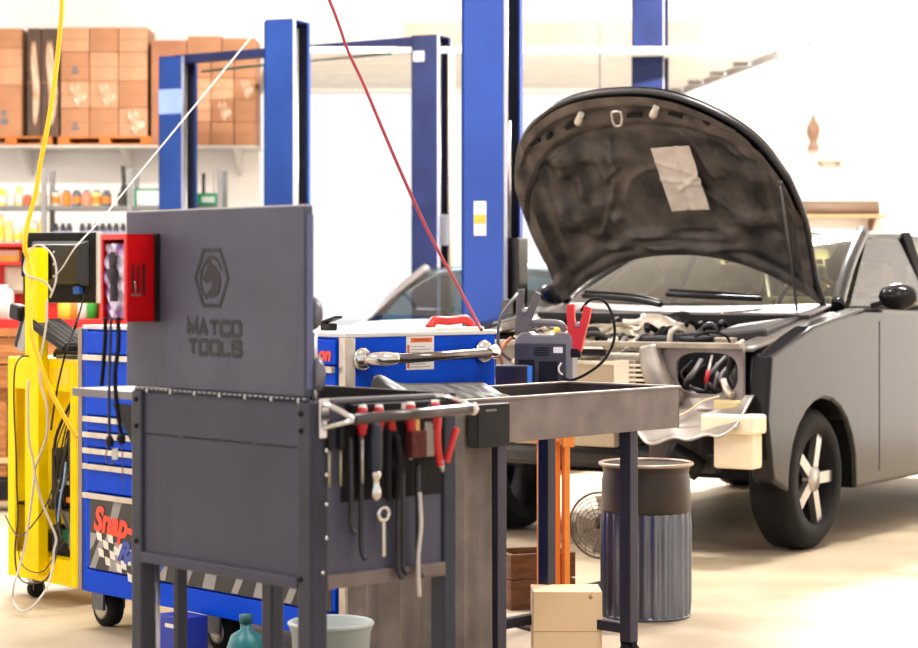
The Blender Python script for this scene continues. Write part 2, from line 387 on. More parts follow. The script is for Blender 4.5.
MB().box(-0.258,-0.016,0.004,0.366,0.930,0.934).build('shelf_liner',mat('liner_pale',(206,200,192),0.6),cartA)
m=MB(); m.prism([(-0.012,0.905),(-0.11,0.905),(-0.012,0.80)],lambda u,v,k:(u,0.004+0.006*k,v)); m.build('shelf_bracket',black_pl,cartA)
m=MB(); m.tube([(0.615,0.03,0.85),(0.615,0.028,1.08)],0.005,8); m.build('lid_stay',steel,cartA)
m=MB(); m.box(0.012,0.034,0.09,0.115,0.12,0.56); m.build('brace',cart_dark,cartA,0.002)
m=MB(); m.cyl((0.03,0.035,0.13),(0.03,0.035,0.56),0.006,n=10); m.build('drawer_rod',steel,cartA)
# emblem on the lid
LF=lambda u,v,k:(u,-0.0003-0.0009*k,v)
lg=MB(); cx,cz=0.2905,1.1935; hw,hh=0.061,0.0600
hexo=[(cx-hw*0.50,cz+hh),(cx+hw*0.50,cz+hh),(cx+hw,cz),(cx+hw*0.50,cz-hh),(cx-hw*0.50,cz-hh),(cx-hw,cz)]
strokes(lg,[(hexo,True)],0.0085,LF)
def knight(pts): return [(cx+a*0.062, cz+b*0.06) for a,b in pts]
body=knight([(-0.42,0.10),(-0.12,0.62),(0.02,0.50),(0.24,0.42),(0.44,0.20),(0.56,-0.05),(0.52,-0.35),(0.34,-0.62),(0.08,-0.72),(-0.22,-0.70),(-0.36,-0.62),(-0.10,-0.42),(0.02,-0.30),(0.02,-0.12),(-0.16,-0.08),(-0.26,-0.20),(-0.46,-0.12),(-0.55,-0.02)])
lg.prism(body,LF)
arc=[(cx+0.040*math.cos(a)*0.98, cz+0.0495*math.sin(a)) for a in [R(v) for v in range(15,186,10)]]
for i in range(len(arc)-1):
    t0=max(0.001,0.010*math.sin(math.pi*(i+0.0)/(len(arc)-1))); t1=max(0.001,0.010*math.sin(math.pi*(i+1)/(len(arc)-1)))
    def sc_(p,t): 
        q=Vector((p[0]-cx,p[1]-cz)); q=q*(1-t/q.length); return (cx+q.x,cz+q.y)
    lg.prism([arc[i],arc[i+1],sc_(arc[i+1],t1),sc_(arc[i],t0)],LF)
arc=[(cx-0.041*math.cos(a), cz-0.0495*math.sin(a)) for a in [R(v) for v in range(-25,70,10)]]
strokes(lg,[(arc,False)],0.006,LF)
lg.build('emblem',decal_ink,lid)
def glyph(ch,w,h):
    c=w*0.22
    G={'M':[([(0,0),(0,h),(w*0.5,h*0.28),(w,h),(w,0)],False)],
       'A':[([(0,0),(w*0.5,h*1.0),(w,0)],False),([(w*0.22,h*0.28),(w*0.78,h*0.28)],False)],
       'T':[([(0,h),(w,h)],False),([(w*0.5,0),(w*0.5,h)],False)],
       'C':[([(w,h*0.72),(w,h-c*.6),(w-c*.6,h),(c*.6,h),(0,h-c*.6),(0,c*.6),(c*.6,0),(w-c*.6,0),(w,c*.6),(w,h*0.28)],False)],
       'O':[([(c*.6,0),(w-c*.6,0),(w,c*.6),(w,h-c*.6),(w-c*.6,h),(c*.6,h),(0,h-c*.6),(0,c*.6)],True)],
       'L':[([(0,h),(0,0),(w,0)],False)],
       'S':[([(w,h*0.74),(w,h-c*.5),(w-c*.5,h),(c*.5,h),(0,h-c*.5),(0,h*0.5+c*.5),(c*.5,h*0.5),(w-c*.5,h*0.5),(w,h*0.5-c*.5),(w,c*.5),(w-c*.5,0),(c*.5,0),(0,c*.5),(0,h*0.26)],False)]}
    return G[ch]
lt=MB()
for word,x0,x1,z0,z1 in (('MATCO',0.198,0.400,1.0705,1.099),('TOOLS',0.200,0.402,1.0285,1.057)):
    n=len(word); pw=(x1-x0)/n; lw=pw*0.76
    for i,ch in enumerate(word):
        ox=x0+i*pw+pw*0.12
        strokes(lt,[([(ox+p[0],z0+p[1]) for p in pts],cl) for pts,cl in glyph(ch,lw,z1-z0)],0.0102,LF)
lt.build('lettering',decal_ink,lid)

def tool(name,label,cat,y,z,x=W_+0.031,group='hand tools hanging on the cart side'):
    o=thing(name,label,cat,(0,0,0),ROT,group); o.location=MA @ Vector((x,y,z)); return o
def screwdriver(y,z,label,col,shaft=0.12,hl=0.055):
    t=tool('screwdriver',label,'screwdriver',y,z)
    m=MB(); m.lathe([(0,0.0),(0.009,0.002),(0.0115,-0.008),(0.0115,-hl*0.7),(0.008,-hl*0.86),(0.009,-hl)],(0,0,0),14); m.build('grip',col,t)
    MB().lathe([(0,0.004),(0.008,0.003),(0.0095,-0.004),(0.0095,-0.010)],(0,0,0.003),14).build('cap',white_pl,t)
    MB().cyl((0,0,-hl),(0,0,-hl-shaft),0.0032,n=10).build('shaft',steel,t)
    return t
screwdriver(0.105,0.925,'red handled screwdriver nearest the left end of the cart handle',red_tool,0.10)
screwdriver(0.149,0.924,'red handled screwdriver hanging just behind the chrome ended ratchet grip',red_tool,0.005,0.05)
screwdriver(0.236,0.926,'red handled screwdriver hanging above the brown wire brush',red_tool,0.06)
screwdriver(0.305,0.928,'red handled screwdriver hanging above the red pliers',red_tool,0.05)
for i,(y,lab) in enumerate(((0.036,'thin steel rod pick hanging nearest the cart corner post'),(0.066,'thin steel rod pick hanging second from the cart corner post'))):
    t=tool('pick',lab,'pick',y,0.90,W_+0.008); MB().cyl((0,0,-0.055),(0,0,-0.135),0.0028,n=8).build('shaft',mat('brass_steel',(190,180,150),0.35,0.7),t); MB().box(-0.006,0.006,-0.006,0.006,-0.06,0.0).build('grip',black_pl,t,0.002)
t=tool('ratchet','ratchet with ribbed blue-black grip and chrome end, hanging head down','ratchet',0.141,0.895)
MB().lathe([(0,0.0),(0.010,-0.002),(0.0135,-0.012),(0.0145,-0.05),(0.0135,-0.098),(0.0115,-0.104)],(0,0,0),16).build('grip',mat('grip_blue_black',(44,50,66),0.5),t)
MB().lathe([(0.012,-0.102),(0.0125,-0.112),(0.008,-0.12),(0.0075,-0.132),(0.012,-0.142),(0.0125,-0.154),(0.006,-0.164),(0,-0.165)],(0,0,0),16).build('head',chrome,t)
t=tool('needle_nose_pliers','pliers with long black grips beside the ratchet','pliers',0.183,0.90)
MB().tube(spline([(0,-0.004,-0.02),(0.004,-0.012,-0.06),(0.003,-0.012,-0.11),(0,-0.008,-0.17)],6),[0.007]*19,10).build('handle',black_rub,t)
MB().tube(spline([(0,0.006,-0.02),(0.004,0.016,-0.06),(0.003,0.018,-0.11),(0,0.014,-0.17)],6),[0.007]*19,10).build('handle',black_rub,t)
m=MB(); m.tube([(0,0,0.012),(0,0,-0.025)],[0.006,0.011],10); m.build('jaw',red_tool,t)
t=tool('wire_brush','flat wire brush with dark red-brown bristles and wooden stub','brush',0.252,0.90)
MB().box(-0.006,0.006,-0.006,0.006,-0.03,0.01).build('handle',mat('brush_wood',(226,170,90),0.6),t,0.002)
MB().box(-0.012,0.012,-0.021,0.021,-0.085,-0.028).build('bristles',mat('bristle',(108,38,36),0.8,0,(70,24,24),90,0.5,160),t,0.003)
t=tool('steel_scraper','flat grey steel scraper blade beside the wire brush','scraper',0.288,0.89)
MB().box(-0.003,0.003,-0.014,0.014,-0.075,0.0).build('blade',sheet_grey,t,0.002); MB().box(-0.006,0.006,-0.010,0.010,0.0,0.035).build('grip',black_pl,t,0.003)
t=tool('pliers','pliers with bright red splayed handles hanging at the right end','pliers',0.318,0.895)
MB().tube(spline([(0,-0.004,0.0),(0.003,-0.010,-0.03),(0.003,-0.008,-0.065),(0,0.002,-0.10)],6),[0.0085]*19,10).build('handle',red_pl,t)
MB().tube(spline([(0,0.02,-0.095),(0.004,0.026,-0.07),(0.003,0.036,-0.045),(0,0.048,-0.025)],6),[0.007]*19,10).build('handle',red_pl,t)
m=MB(); m.tube([(0,0.0,-0.09),(0,0.008,-0.115)],[0.010,0.004],10); m.build('jaw',steel,t)
for i,(y,z,l,lab) in enumerate(((0.088,0.865,0.20,'long dark steel punch between the picks and the ratchet'),(0.115,0.87,0.26,'long dark chisel hanging behind the ratchet'),(0.215,0.86,0.30,'dark pry bar hanging left of the wire brush'),(0.228,0.79,0.22,'black hooked tool below the wire brush'),(0.27,0.80,0.24,'dark grey flat bar hanging below the scraper'))):
    t=tag(MB().tube(spline([(0,0,0),(0.002,0.0,-l*0.5),(0.0,0.002,-l*0.9),(0.012,0.004,-l)],5),0.006,8).build(['punch','chisel','pry_bar','hook_tool','flat_bar'][i],mat('dark_steel',(60,56,62),0.4,0.5)),lab,['punch','chisel','pry bar','hook','bar'][i],'hand tools hanging on the cart side')
    t.location=MA @ Vector((W_+0.014,y,z)); t.rotation_euler=(0,0,ROT)
t=tool('wrench','chrome ring wrench hanging low under the handle','wrench',0.172,0.715); t.location=MA @ Vector((W_+0.014,0.176,0.70))
m=MB(); m.tube([(0.0,0.014*math.cos(a),-0.0+0.014*math.sin(a)) for a in [2*math.pi*i/16 for i in range(17)]],0.005,8,caps=False); m.build('ring',chrome,t)
MB().box(-0.003,0.003,-0.005,0.005,-0.09,-0.012).build('shank',chrome,t,0.002)
t=tag(MB().tube(spline([(0,0,0.02),(0,0.004,-0.05),(0,-0.004,-0.12),(0,0.0,-0.20)],5),0.0045,8).build('cable',cord_white),'pale cable hanging down below the cart side tools','cable'); t.location=MA @ Vector((W_+0.03,0.262,0.72)); t.rotation_euler=(0,0,ROT)
# bits in the cart tray and on the inner lid
for i,(x,y,lab) in enumerate(((0.60,0.30,'small silver cylinder lying in the cart tray near its left'),(0.628,0.345,'small silver cylinder lying in the cart tray by the tool rail'))):
    o=tag(MB().cyl((-0.03,0,0.0),(0.03,0,0.0),0.012,n=14).build('socket',chrome),lab,'socket','loose sockets in the cart tray'); o.location=MA @ Vector((W_-0.06-0.0*i,0.09+0.21*i,0.822)); o.rotation_euler=(0,0,ROT+R(90))
for i,(z,r,lab) in enumerate(((1.12,0.035,'upper grey round magnetic dish behind the lid edge'),(0.995,0.045,'lower grey round magnetic dish behind the lid edge'))):
    o=tag(MB().lathe([(0,0),(r*0.8,0),(r,0.012),(r*0.94,0.014),(r*0.75,0.004),(0,0.004)],(0,0,0),24,0,'y').build('magnetic_dish',mat('dish_grey',(128,126,136),0.35,0.6)),lab,'dish','magnetic dishes on the lid'); o.location=MA @ Vector((0.598,0.0235,z)); o.rotation_euler=(0,0,ROT)

# red holder hung on the lid's left edge
rb=thing('wall_caddy','red metal holder with open front stuck to the grey cart lid','holder',(0,0,0),ROT); rb.location=MA @ Vector((0.0,0.0,1.096))
# local: x along lid, y outwards negative
X0,X1,Y0,Y1=-0.026,0.078,-0.076,-0.001
m=MB(); m.box(X0,X1,Y1-0.004,Y1,0,0.195); m.build('back_plate',red_paint,rb)
m=MB(); m.box(X1-0.004,X1,Y0,Y1,0,0.195); m.build('side_panel',red_paint,rb,0.0015)
m=MB(); m.box(X0,X0+0.004,Y0,Y1,0,0.195); m.build('side_panel',red_paint,rb,0.0015)
m=MB(); m.box(X0,X1,Y0,Y1,0,0.004); m.box(X0,X1,Y0,Y1,0.191,0.195); m.build('end_plate',red_paint,rb)
fr=mat('red_bright',(238,44,40),0.4)
m=MB(); m.box(X0,X0+0.008,Y0-0.004,Y0,0,0.195); m.box(X1-0.009,X1,Y0-0.004,Y0,0,0.195); m.box(X0+0.008,X1-0.009,Y0-0.004,Y0,0.183,0.195); m.build('front_lip',fr,rb)
m=MB(); m.box(X1,X1+0.0008,-0.066,-0.060,0.065,0.128); m.box(X1,X1+0.0008,-0.052,-0.047,0.065,0.126); m.box(X1,X1+0.0008,-0.038,-0.030,0.06,0.128); m.build('slot',mat('slot_dark',(70,4,10),0.6),rb)
m=MB(); m.box(X1+0.0005,X1+0.0015,-0.067,-0.042,0.058,0.062); m.tube([(X1+0.001,-0.055,0.062),(X1+0.001,-0.058,0.09)],0.0012,6); m.build('scratch',steel,rb)
m=MB(); m.box(X1,X1+0.014,-0.007,-0.0005,0,0.196); m.build('magnet_strip',black_pl,rb)
def crumple(u,v):
    x=X0+0.006+u*0.092; z=0.006+v*0.168
    y=-0.068+0.005*math.sin(u*9+v*7)+0.004*math.sin(v*31+u*14)
    return (x,y,z)
o=tag(MB().grid(crumple,18,40).build('rag_bundle',purple,solid=0.004),'crumpled white and purple rags stuffed in the red holder','rags'); o.location=rb.location; o.rotation_euler=(0,0,ROT)
o=thing('work_glove','dark grey work glove tucked among the purple rags','glove',rb.location,ROT)
m=MB()
m.M=Matrix.Translation((0.030,-0.083,0.085)) @ Matrix.Scale(0.8,4)
m.tube(spline([(0,0,0.05),(0.003,0,0.02),(0.004,0,-0.01),(0.004,0,-0.05)],5),[0.008,0.010,0.012,0.0135,0.014,0.014,0.014,0.013,0.012,0.011,0.011,0.011,0.012,0.012,0.012,0.011],10); m.build('palm',mat('glove_dark',(58,52,58),0.7),o)
for i,(a,l) in enumerate(((-0.010,0.035),(-0.003,0.042),(0.004,0.040),(0.011,0.032))):
    m=MB(); m.M=Matrix.Translation((0.030,-0.086,0.122)) @ Matrix.Scale(0.8,4); m.tube(spline([(a*0.5,0,0),(a,0.002,l*0.5),(a*1.4-0.004,0.006,l)],4),[0.0055]*8+[0.004],8); m.build('finger',MATS['glove_dark'],o)
m=MB(); m.M=Matrix.Translation((0.022,-0.085,0.095)) @ Matrix.Scale(0.8,4); m.tube([(0,0,0),(-0.010,0,0.014),(-0.014,0,0.028)],[0.006,0.006,0.004],8); m.build('thumb',MATS['glove_dark'],o)
# cords hanging below the holder
def hang(name,label,cat,pts,r,m,group=None,kids=()):
    o=tag(MB().tube(spline(pts,8),r,8).build(name,m),label,cat,group)
    return o
HB=lambda px,py,dy=-0.06,dx=0.0: None
def onbox(px,py,d): return P(px,py,d)
dH=4.90
o=hang('black_strap','black flat strap hanging at the left below the red holder','strap',[P(105.5,318,dH),P(105,340,dH),P(103,370,dH),P(101.5,386,dH)],0.0048,black_rub,'leads below the red holder')
o=hang('test_lead','dark blue test lead with clip hanging in a loop over the side shelf','lead',[P(111,318,dH),P(110,350,dH-0.02),P(109,400,4.86),P(109.5,438,4.86)],0.0036,mat('lead_navy',(24,40,66),0.5),'leads below the red holder')
MB().tube([P(109.5,436,4.86),P(109.5,441,4.86),P(110,447,4.86)],[0.006,0.010,0.007],10).build('clip',black_pl,o)
MB().tube(spline([P(108,446,4.86),P(106,456,4.86),P(109,464,4.86),P(114,462,4.86),P(115,452,4.86)],6),0.0018,6).build('wire',cord_grey,o)
o=hang('test_lead','black test lead with clip hanging just left of the lid','lead',[P(118,318,dH),P(118.5,345,dH-0.02),P(115,375,4.87),P(117,405,4.86),P(121,434,4.86)],0.0050,black_rub,'leads below the red holder')
MB().tube([P(121,433,4.86),P(121,438,4.86),P(122,444,4.86)],[0.006,0.011,0.007],10).build('clip',black_pl,o)
MB().tube([P(122,443,4.86),P(122.5,470,4.86),P(123,492,4.86)],0.0014,6).build('wire',cord_grey,o)
MB().box(-0.006,0.006,-0.004,0.004,-0.012,0.012).build('tag',white_pl,o,loc=P(115,454,4.86))

# ------------------------------------------------------------------ blue roll cabinet
cab=thing('roll_cabinet','wide blue roll cabinet with drawers and racing decal','tool cabinet',(-1.285,7.5,0),ROT)
MCAB=Matrix.Translation((-1.285,7.5,0)) @ Matrix.Rotation(ROT,4,'Z')
CW,CD=1.43,0.60; ZT=1.03; ZB=0.127
MB().box(0.012,CW-0.004,0.012,CD,ZB,ZT-0.012).build('carcass',deep_blue,cab,0.004)
m=MB(); m.box(0,CW,0.0,CD,ZT-0.014,ZT); m.build('top',mat('top_mat',(226,222,218),0.5,0.1,(206,202,198),6),cab,0.003)
m=MB(); m.box(0.0,0.03,0.004,0.02,ZB,ZT-0.014); m.build('corner_post',deep_blue,cab); 
m=MB(); m.box(-0.028,-0.002,0.0,CD,ZB,ZT-0.01); m.build('side_panel',mat('side_brown_grey',(148,132,124),0.45,0.3),cab,0.002)
m=MB(); m.box(CW-0.03,CW+0.004,-0.004,0.034,ZB,ZT-0.014); m.build('corner_trim',alu,cab,0.003)
zs=[0.932,0.724,0.671,0.617,0.564,0.466]
tops=[ZT-0.018]+zs; bots=zs+[0.207]
colx=[(0.045,0.72),(0.73,CW-0.035)]
for ci,(xa,xb) in enumerate(colx):
    for i in range(7):
        z1,z0=tops[i]-0.004,bots[i]+0.004
        d_=MB().box(xa,xb,-0.012,0.012,z0,z1).build('drawer',snap_blue if not (i==6) else snap_blue,cab,0.003)
        if i>=1:
            MB().box(xa-0.005,xb,-0.026,-0.012,z1-0.016,z1+0.003).build('pull_rail',alu,d_,0.002)
m=MB(); m.box(0.022,CW-0.03,-0.008,0.012,ZB,0.203); m.build('base_rail',snap_blue,cab,0.003)
# racing decal across the bottom drawer
de=MB().box(0.07,CW-0.05,-0.0135,-0.012,0.210,0.452).build('decal',mat('decal_black',(40,37,40),0.5),cab)
FN=lambda u,v,k:(u,-0.0137-0.0005*k,v)
g=MB()
for i in range(10):
    x0=0.07+i*0.135
    if i%2==0:
        g.prism([(x0,0.212),(x0+0.035,0.212),(x0+0.095,0.31),(x0+0.06,0.31)],FN); g.prism([(x0+0.095,0.31),(x0+0.135,0.31),(x0+0.20,0.45),(x0+0.15,0.45)],FN)
    else:
        g.prism([(x0-0.02,0.212),(x0+0.045,0.212),(x0+0.075,0.31),(x0+0.02,0.31)],FN)
g.prism([(0.071,0.27),(0.075,0.33),(0.12,0.33),(0.095,0.29)],FN)
g.build('grey_check',mat('decal_grey',(150,148,150),0.5),de)
FN2=lambda u,v,k:(u,-0.0143-0.0005*k,v)
g=MB()
for r_ in range(4):
    for c_ in range(10):
        if (r_+c_)%2==0:
            x0=0.112+c_*0.034+r_*0.006; z0=0.338-r_*0.027-c_*0.006+0.010*math.sin(c_*0.9)
            g.prism([(x0,z0),(x0+0.032,z0-0.006),(x0+0.036,z0-0.032),(x0+0.006,z0-0.028)],FN2)
g.build('white_check',white_pl,de)
T=Matrix.Translation((0.098,-0.0148,0.378)) @ FACE_NY
text('lettering','Snap-on',0.112,mat('decal_red',(238,62,26),0.45),de,T @ Matrix.Rotation(R(-4),4,'Z'),bold=0.005,shear=0.18,sx=0.95,align='LEFT')
T=Matrix.Translation((0.245,-0.0152,0.285)) @ FACE_NY
text('lettering','Racing',0.095,mat('decal_blue',(40,70,170),0.45),de,T @ Matrix.Rotation(R(-8),4,'Z'),bold=0.005,shear=0.4,align='LEFT')
T=Matrix.Translation((CW-0.145,-0.0135,0.965)) @ FACE_NY
text('badge','Snap-on',0.055,MATS['decal_red'],cab,T,bold=0.003,shear=0.2)
m=MB(); m.box(CW-0.30,CW-0.075,-0.03,-0.014,0.905,0.922); m.build('pull_bar',chrome,cab,0.004)
# side handle and warning label (right side, +x)
hm=MB(); hm.cyl((CW+0.075,0.135,0.953),(CW+0.075,0.50,0.963),0.0145,n=20); sh=hm.build('push_handle',mat('handle_bar',(120,112,108),0.22,0.9),cab)
for (y,z,sg) in ((0.09,0.952,1),(0.545,0.964,-1)):
    m=MB(); m.lathe([(0,0),(0.036,0.0),(0.036,0.008),(0.026,0.018),(0,0.02)],(CW,y-0.03*sg if sg>0 else y+0.0,z),20,0,'x')
    m.tube(spline([(CW+0.01,y-0.02*sg,z),(CW+0.05,y,z),(CW+0.074,y+0.05*sg,z+0.002)],5),[0.021,0.021,0.022,0.023,0.023,0.023,0.023,0.022,0.020,0.018,0.016],14)
    m.build('handle_mount',chrome,sh)
m=MB(); m.box(CW-0.004,CW-0.0025,0.235,0.345,0.915,1.016); wl=m.build('warning_label',white_paper,cab)
m=MB(); m.box(CW-0.0025,CW-0.002,0.252,0.338,0.997,1.011); m.build('header',mat('warn_orange',(240,110,40),0.5),wl)
m=MB()
for i in range(8): m.box(CW-0.0025,CW-0.0022,0.252,0.330-0.02*(i%3),0.922+i*0.0088,0.9246+i*0.0088)
m.build('print_lines',mat('print_grey',(170,164,160),0.7),wl)
m=MB(); m.box(CW-0.0025,CW-0.002,0.238,0.248,0.92,0.937); m.build('pictogram',mat('print_red',(206,110,90),0.6),wl)
m=MB(); m.box(CW-0.0025,CW-0.002,0.238,0.248,0.965,0.99); m.build('pictogram',MATS['print_red'],wl)
T=Matrix.Translation((CW-0.002,0.295,1.004)) @ FACE_PX
text('lettering','WARNING',0.013,mat('print_dark',(70,40,30),0.6),wl,T,depth=0.0003)
for (x,y) in ((0.04,0.08),(CW-0.1,0.08),(0.09,CD-0.08),(CW-0.1,CD-0.08),(CW/2,0.08)):
    m=MB(); m.box(x-0.035,x+0.035,y-0.045,y-0.036,0.06,ZB); m.box(x-0.035,x+0.035,y+0.036,y+0.045,0.06,ZB); m.box(x-0.05,x+0.05,y-0.05,y+0.05,ZB-0.01,ZB+0.002)
    c=m.build('caster',mat('caster_steel',(96,98,108),0.4,0.5),cab)
    MB().lathe([(0,-0.03),(0.05,-0.03),(0.062,-0.022),(0.064,0),(0.062,0.022),(0.05,0.03),(0,0.03)],(x,y,0.064),24,0,'y').build('wheel',black_rub,c)
    MB().lathe([(0.0,-0.034),(0.03,-0.034),(0.042,-0.029),(0.0,-0.029)],(x,y,0.064),20,0,'y').build('hub',steel,c)
# items on the cabinet top
o=thing('carry_case','red plastic carry case with open handle on the blue cabinet','case',(0,0,0),ROT+R(90)); o.location=MCAB @ Vector((CW-0.06,0.46,ZT))
m=MB(); m.box(-0.10,0.10,-0.05,0.05,0,0.01); m.build('base',white_pl,o,0.003)
m=MB(); pts=[(-0.085,0,0.008),(-0.07,0,0.024),(-0.055,0,0.031),(0,0,0.029),(0.055,0,0.033),(0.075,0,0.026),(0.092,0,0.008)]
m.tube(spline(pts,6),0.0145,10); m.build('handle',red_pl,o)
o=thing('clip_holder','black pivoting clip lying on the blue cabinet beside the lid','clip',(0,0,0),ROT); o.location=MCAB @ Vector((CW-0.275,0.155,ZT))
m=MB(); m.obox((0,0,0.03),(0.10,0.03,0.008),(0,R(-14),0)); m.build('arm',black_pl,o,0.002); m=MB(); m.obox((0,0,0.011),(0.05,0.03,0.022)); m.build('base',black_pl,o,0.004)

# ------------------------------------------------------------------ grey work tray cart
RB=math.atan2(0.752,0.659)
cartB=thing('work_cart','low grey steel tray cart on navy legs before the black car','cart',(0.0,5.94,0),RB)
MBm=Matrix.Translation((0,5.94,0)) @ Matrix.Rotation(RB,4,'Z')
BL,BD,BZ=1.02,0.44,0.86
m=MB(); m.box(0,BL,0,0.008,BZ-0.125,BZ); m.box(0,BL,BD-0.008,BD,BZ-0.125,BZ); m.box(0,0.008,0,BD,BZ-0.125,BZ); m.box(BL-0.008,BL,0,BD,BZ-0.125,BZ)
tr=m.build('tray_wall',tray_grey,cartB,0.002)
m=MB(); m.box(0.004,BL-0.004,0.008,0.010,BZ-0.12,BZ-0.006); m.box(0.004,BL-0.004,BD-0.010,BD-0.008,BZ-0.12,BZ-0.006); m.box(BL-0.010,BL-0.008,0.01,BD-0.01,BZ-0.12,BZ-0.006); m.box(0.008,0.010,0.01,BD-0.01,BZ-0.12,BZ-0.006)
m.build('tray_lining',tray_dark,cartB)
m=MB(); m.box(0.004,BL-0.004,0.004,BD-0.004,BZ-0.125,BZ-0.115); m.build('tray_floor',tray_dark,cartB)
m=MB(); m.box(-0.004,BL+0.004,-0.006,0.014,BZ-0.004,BZ+0.003); m.box(-0.004,BL+0.004,BD-0.014,BD+0.006,BZ-0.004,BZ+0.003); m.box(-0.004,0.014,0,BD,BZ-0.004,BZ+0.003); m.box(BL-0.014,BL+0.004,0,BD,BZ-0.004,BZ+0.003)
m.build('rim',mat('tray_rim',(140,128,120),0.4,0.3),cartB,0.002)
for (x,y) in ((0.205,0.04),(0.83,0.05),(0.125,BD-0.05),(0.86,BD-0.05)):
    m=MB(); m.box(x-0.02,x+0.02,y-0.02,y+0.02,0.10,BZ-0.12); m.build('leg',navy_leg,cartB,0.003)
    m=MB(); m.lathe([(0,-0.015),(0.04,-0.015),(0.05,-0.008),(0.05,0.008),(0.04,0.015),(0,0.015)],(x,y,0.05),20,0,'y'); m.box(x-0.012,x+0.012,y-0.022,y-0.017,0.05,0.102); m.box(x-0.012,x+0.012,y+0.017,y+0.022,0.05,0.102)
    m.build('caster',black_rub,cartB)
m=MB(); m.bar((0.125,BD-0.05,0.14),(0.86,BD-0.05,0.14),0.03,0.03); m.bar((0.205,0.04,0.14),(0.125,BD-0.05,0.14),0.03,0.03); m.bar((0.83,0.05,0.14),(0.86,BD-0.05,0.14),0.03,0.03); m.build('stretcher',navy_leg,cartB,0.002)
# black bin hooked on the tray
o=thing('parts_bin','flat black plastic bin hooked on the near side of the grey tray','bin',(0,5.94,0),RB)
m=MB(); m.box(0.0,0.135,-0.068,-0.030,BZ-0.125,BZ-0.008); m.build('body',black_pl,o,0.004)
m=MB(); m.box(0.03,0.075,-0.07,-0.068,BZ-0.028,BZ-0.022); m.build('label_slot',mat('label_grey',(110,104,104),0.5),o)
# canvas hanging round the tray's left end
def cl(u,v):
    s=u*0.52
    fold=0.012*math.sin(u*24)+0.008*math.sin(u*53+1.2)
    z=0.86-0.02-v*0.76
    fold*= 0.35+0.65*v
    if s<0.40: x,y=-0.016-0.6*abs(fold)+fold*0.5, 0.40-s
    else: x,y=-0.012+(s-0.40), -0.018+fold*0.5
    return (x-0.006*v,y-0.004*v,z)
o=tag(MB().grid(cl,90,30).build('canvas_cover',canvas,solid=0.004),'mottled grey canvas cover hanging round the left end of the grey tray','cover'); o.location=(0,5.94,0); o.rotation_euler=(0,0,RB)
# dark cloth in the tray
def tp(u,v):
    x=0.03+u*0.60; y=BD-0.03-v*0.30
    pk=math.exp(-((u-0.14)/0.10)**2)*0.03+0.04*(1/(1+math.exp(-(u-0.06)*40)))*(1-u*0.4)
    edge=min(1,u*9)*min(1,(1-u)*12)
    prof=(1-v)**1.2*0.85+0.12
    wr=0.010*math.sin((u*1.4-v*0.55)*42)*v+0.006*math.sin(u*60+v*9)*v
    z=BZ-0.115+0.01+(0.10+pk*0.95)*prof*edge+wr*edge
    return (x,y,z)
o=tag(MB().grid(tp,110,30).build('dark_cloth',tarp_m,solid=0.003),'dark folded cloth heaped in the grey tray against the blue cabinet','cloth'); o.location=(0,5.94,0); o.rotation_euler=(0,0,RB)

# ------------------------------------------------------------------ orange stand with jump starter
st=thing('equipment_stand','orange painted steel stand behind the grey tray','stand',(0.30,7.50,0),R(28))
m=MB(); m.box(-0.20,0.16,-0.13,0.13,0.805,0.82); m.build('top',black_pl,st,0.004)
m=MB(); m.box(-0.10,0.14,-0.11,0.11,0.0,0.014); m.build('base_plate',black_pl,st,0.003)
for (x,y) in ((0.0,-0.014),(0.066,-0.014),(-0.012,0.020),(0.048,0.020)):
    m=MB(); m.box(x-0.011,x+0.011,y-0.011,y+0.011,0.014,0.805); m.build('leg',orange,st,0.002)
m=MB(); m.bar((-0.06,-0.014,0.648),(0.07,-0.014,0.648),0.02,0.03); m.bar((-0.06,0.02,0.648),(0.05,0.02,0.648),0.016,0.03); m.box(0.044,0.092,-0.030,-0.026,0.612,0.664); m.build('apron',orange,st,0.002)
js=thing('jump_starter','grey and black portable jump starter with carry handle','jump starter',(0.30,7.45,0.82),R(-14))
jg=mat('jump_grey',(122,118,120),0.45); jd=mat('jump_dark',(58,56,62),0.5)
def rprof(): pass
m=MB(); bodyp=[(-0.105,0),(0.085,0),(0.095,0.01),(0.095,0.165),(0.085,0.185),(0.04,0.19),(0.03,0.178),(-0.045,0.178),(-0.055,0.19),(-0.085,0.185),(-0.105,0.16)]
m.prism(bodyp,lambda u,v,k:(u,-0.045+0.09*k,v)); m.build('body',jg,js,0.006)
m=MB(); m.box(-0.105,0.072,-0.049,-0.043,0.004,0.15); m.build('front_cover',jd,js,0.004)
m=MB(); m.tube(spline([(-0.075,0,0.185),(-0.07,0,0.205),(-0.05,0,0.217),(0.0,0,0.219),(0.045,0,0.213),(0.06,0,0.19)],6),0.0125,10); m.build('handle',jg,js)
m=MB(); m.box(0.03,0.062,-0.0505,-0.049,0.118,0.138); m.build('label',white_paper,js)
m=MB()
for k in range(4): m.box(-0.035,0.015,-0.0505,-0.049,0.108+k*0.008,0.112+k*0.008)
m.box(-0.09,-0.035,-0.0505,-0.049,0.02,0.095); m.box(-0.02,0.045,-0.0505,-0.049,0.02,0.09); m.build('panel',black_pl,js)
m=MB(); m.tube(spline([(0.058,-0.052,0.085),(0.05,-0.056,0.07),(0.052,-0.056,0.055),(0.062,-0.052,0.045)],6),0.0035,8); m.build('hook',white_pl,js)
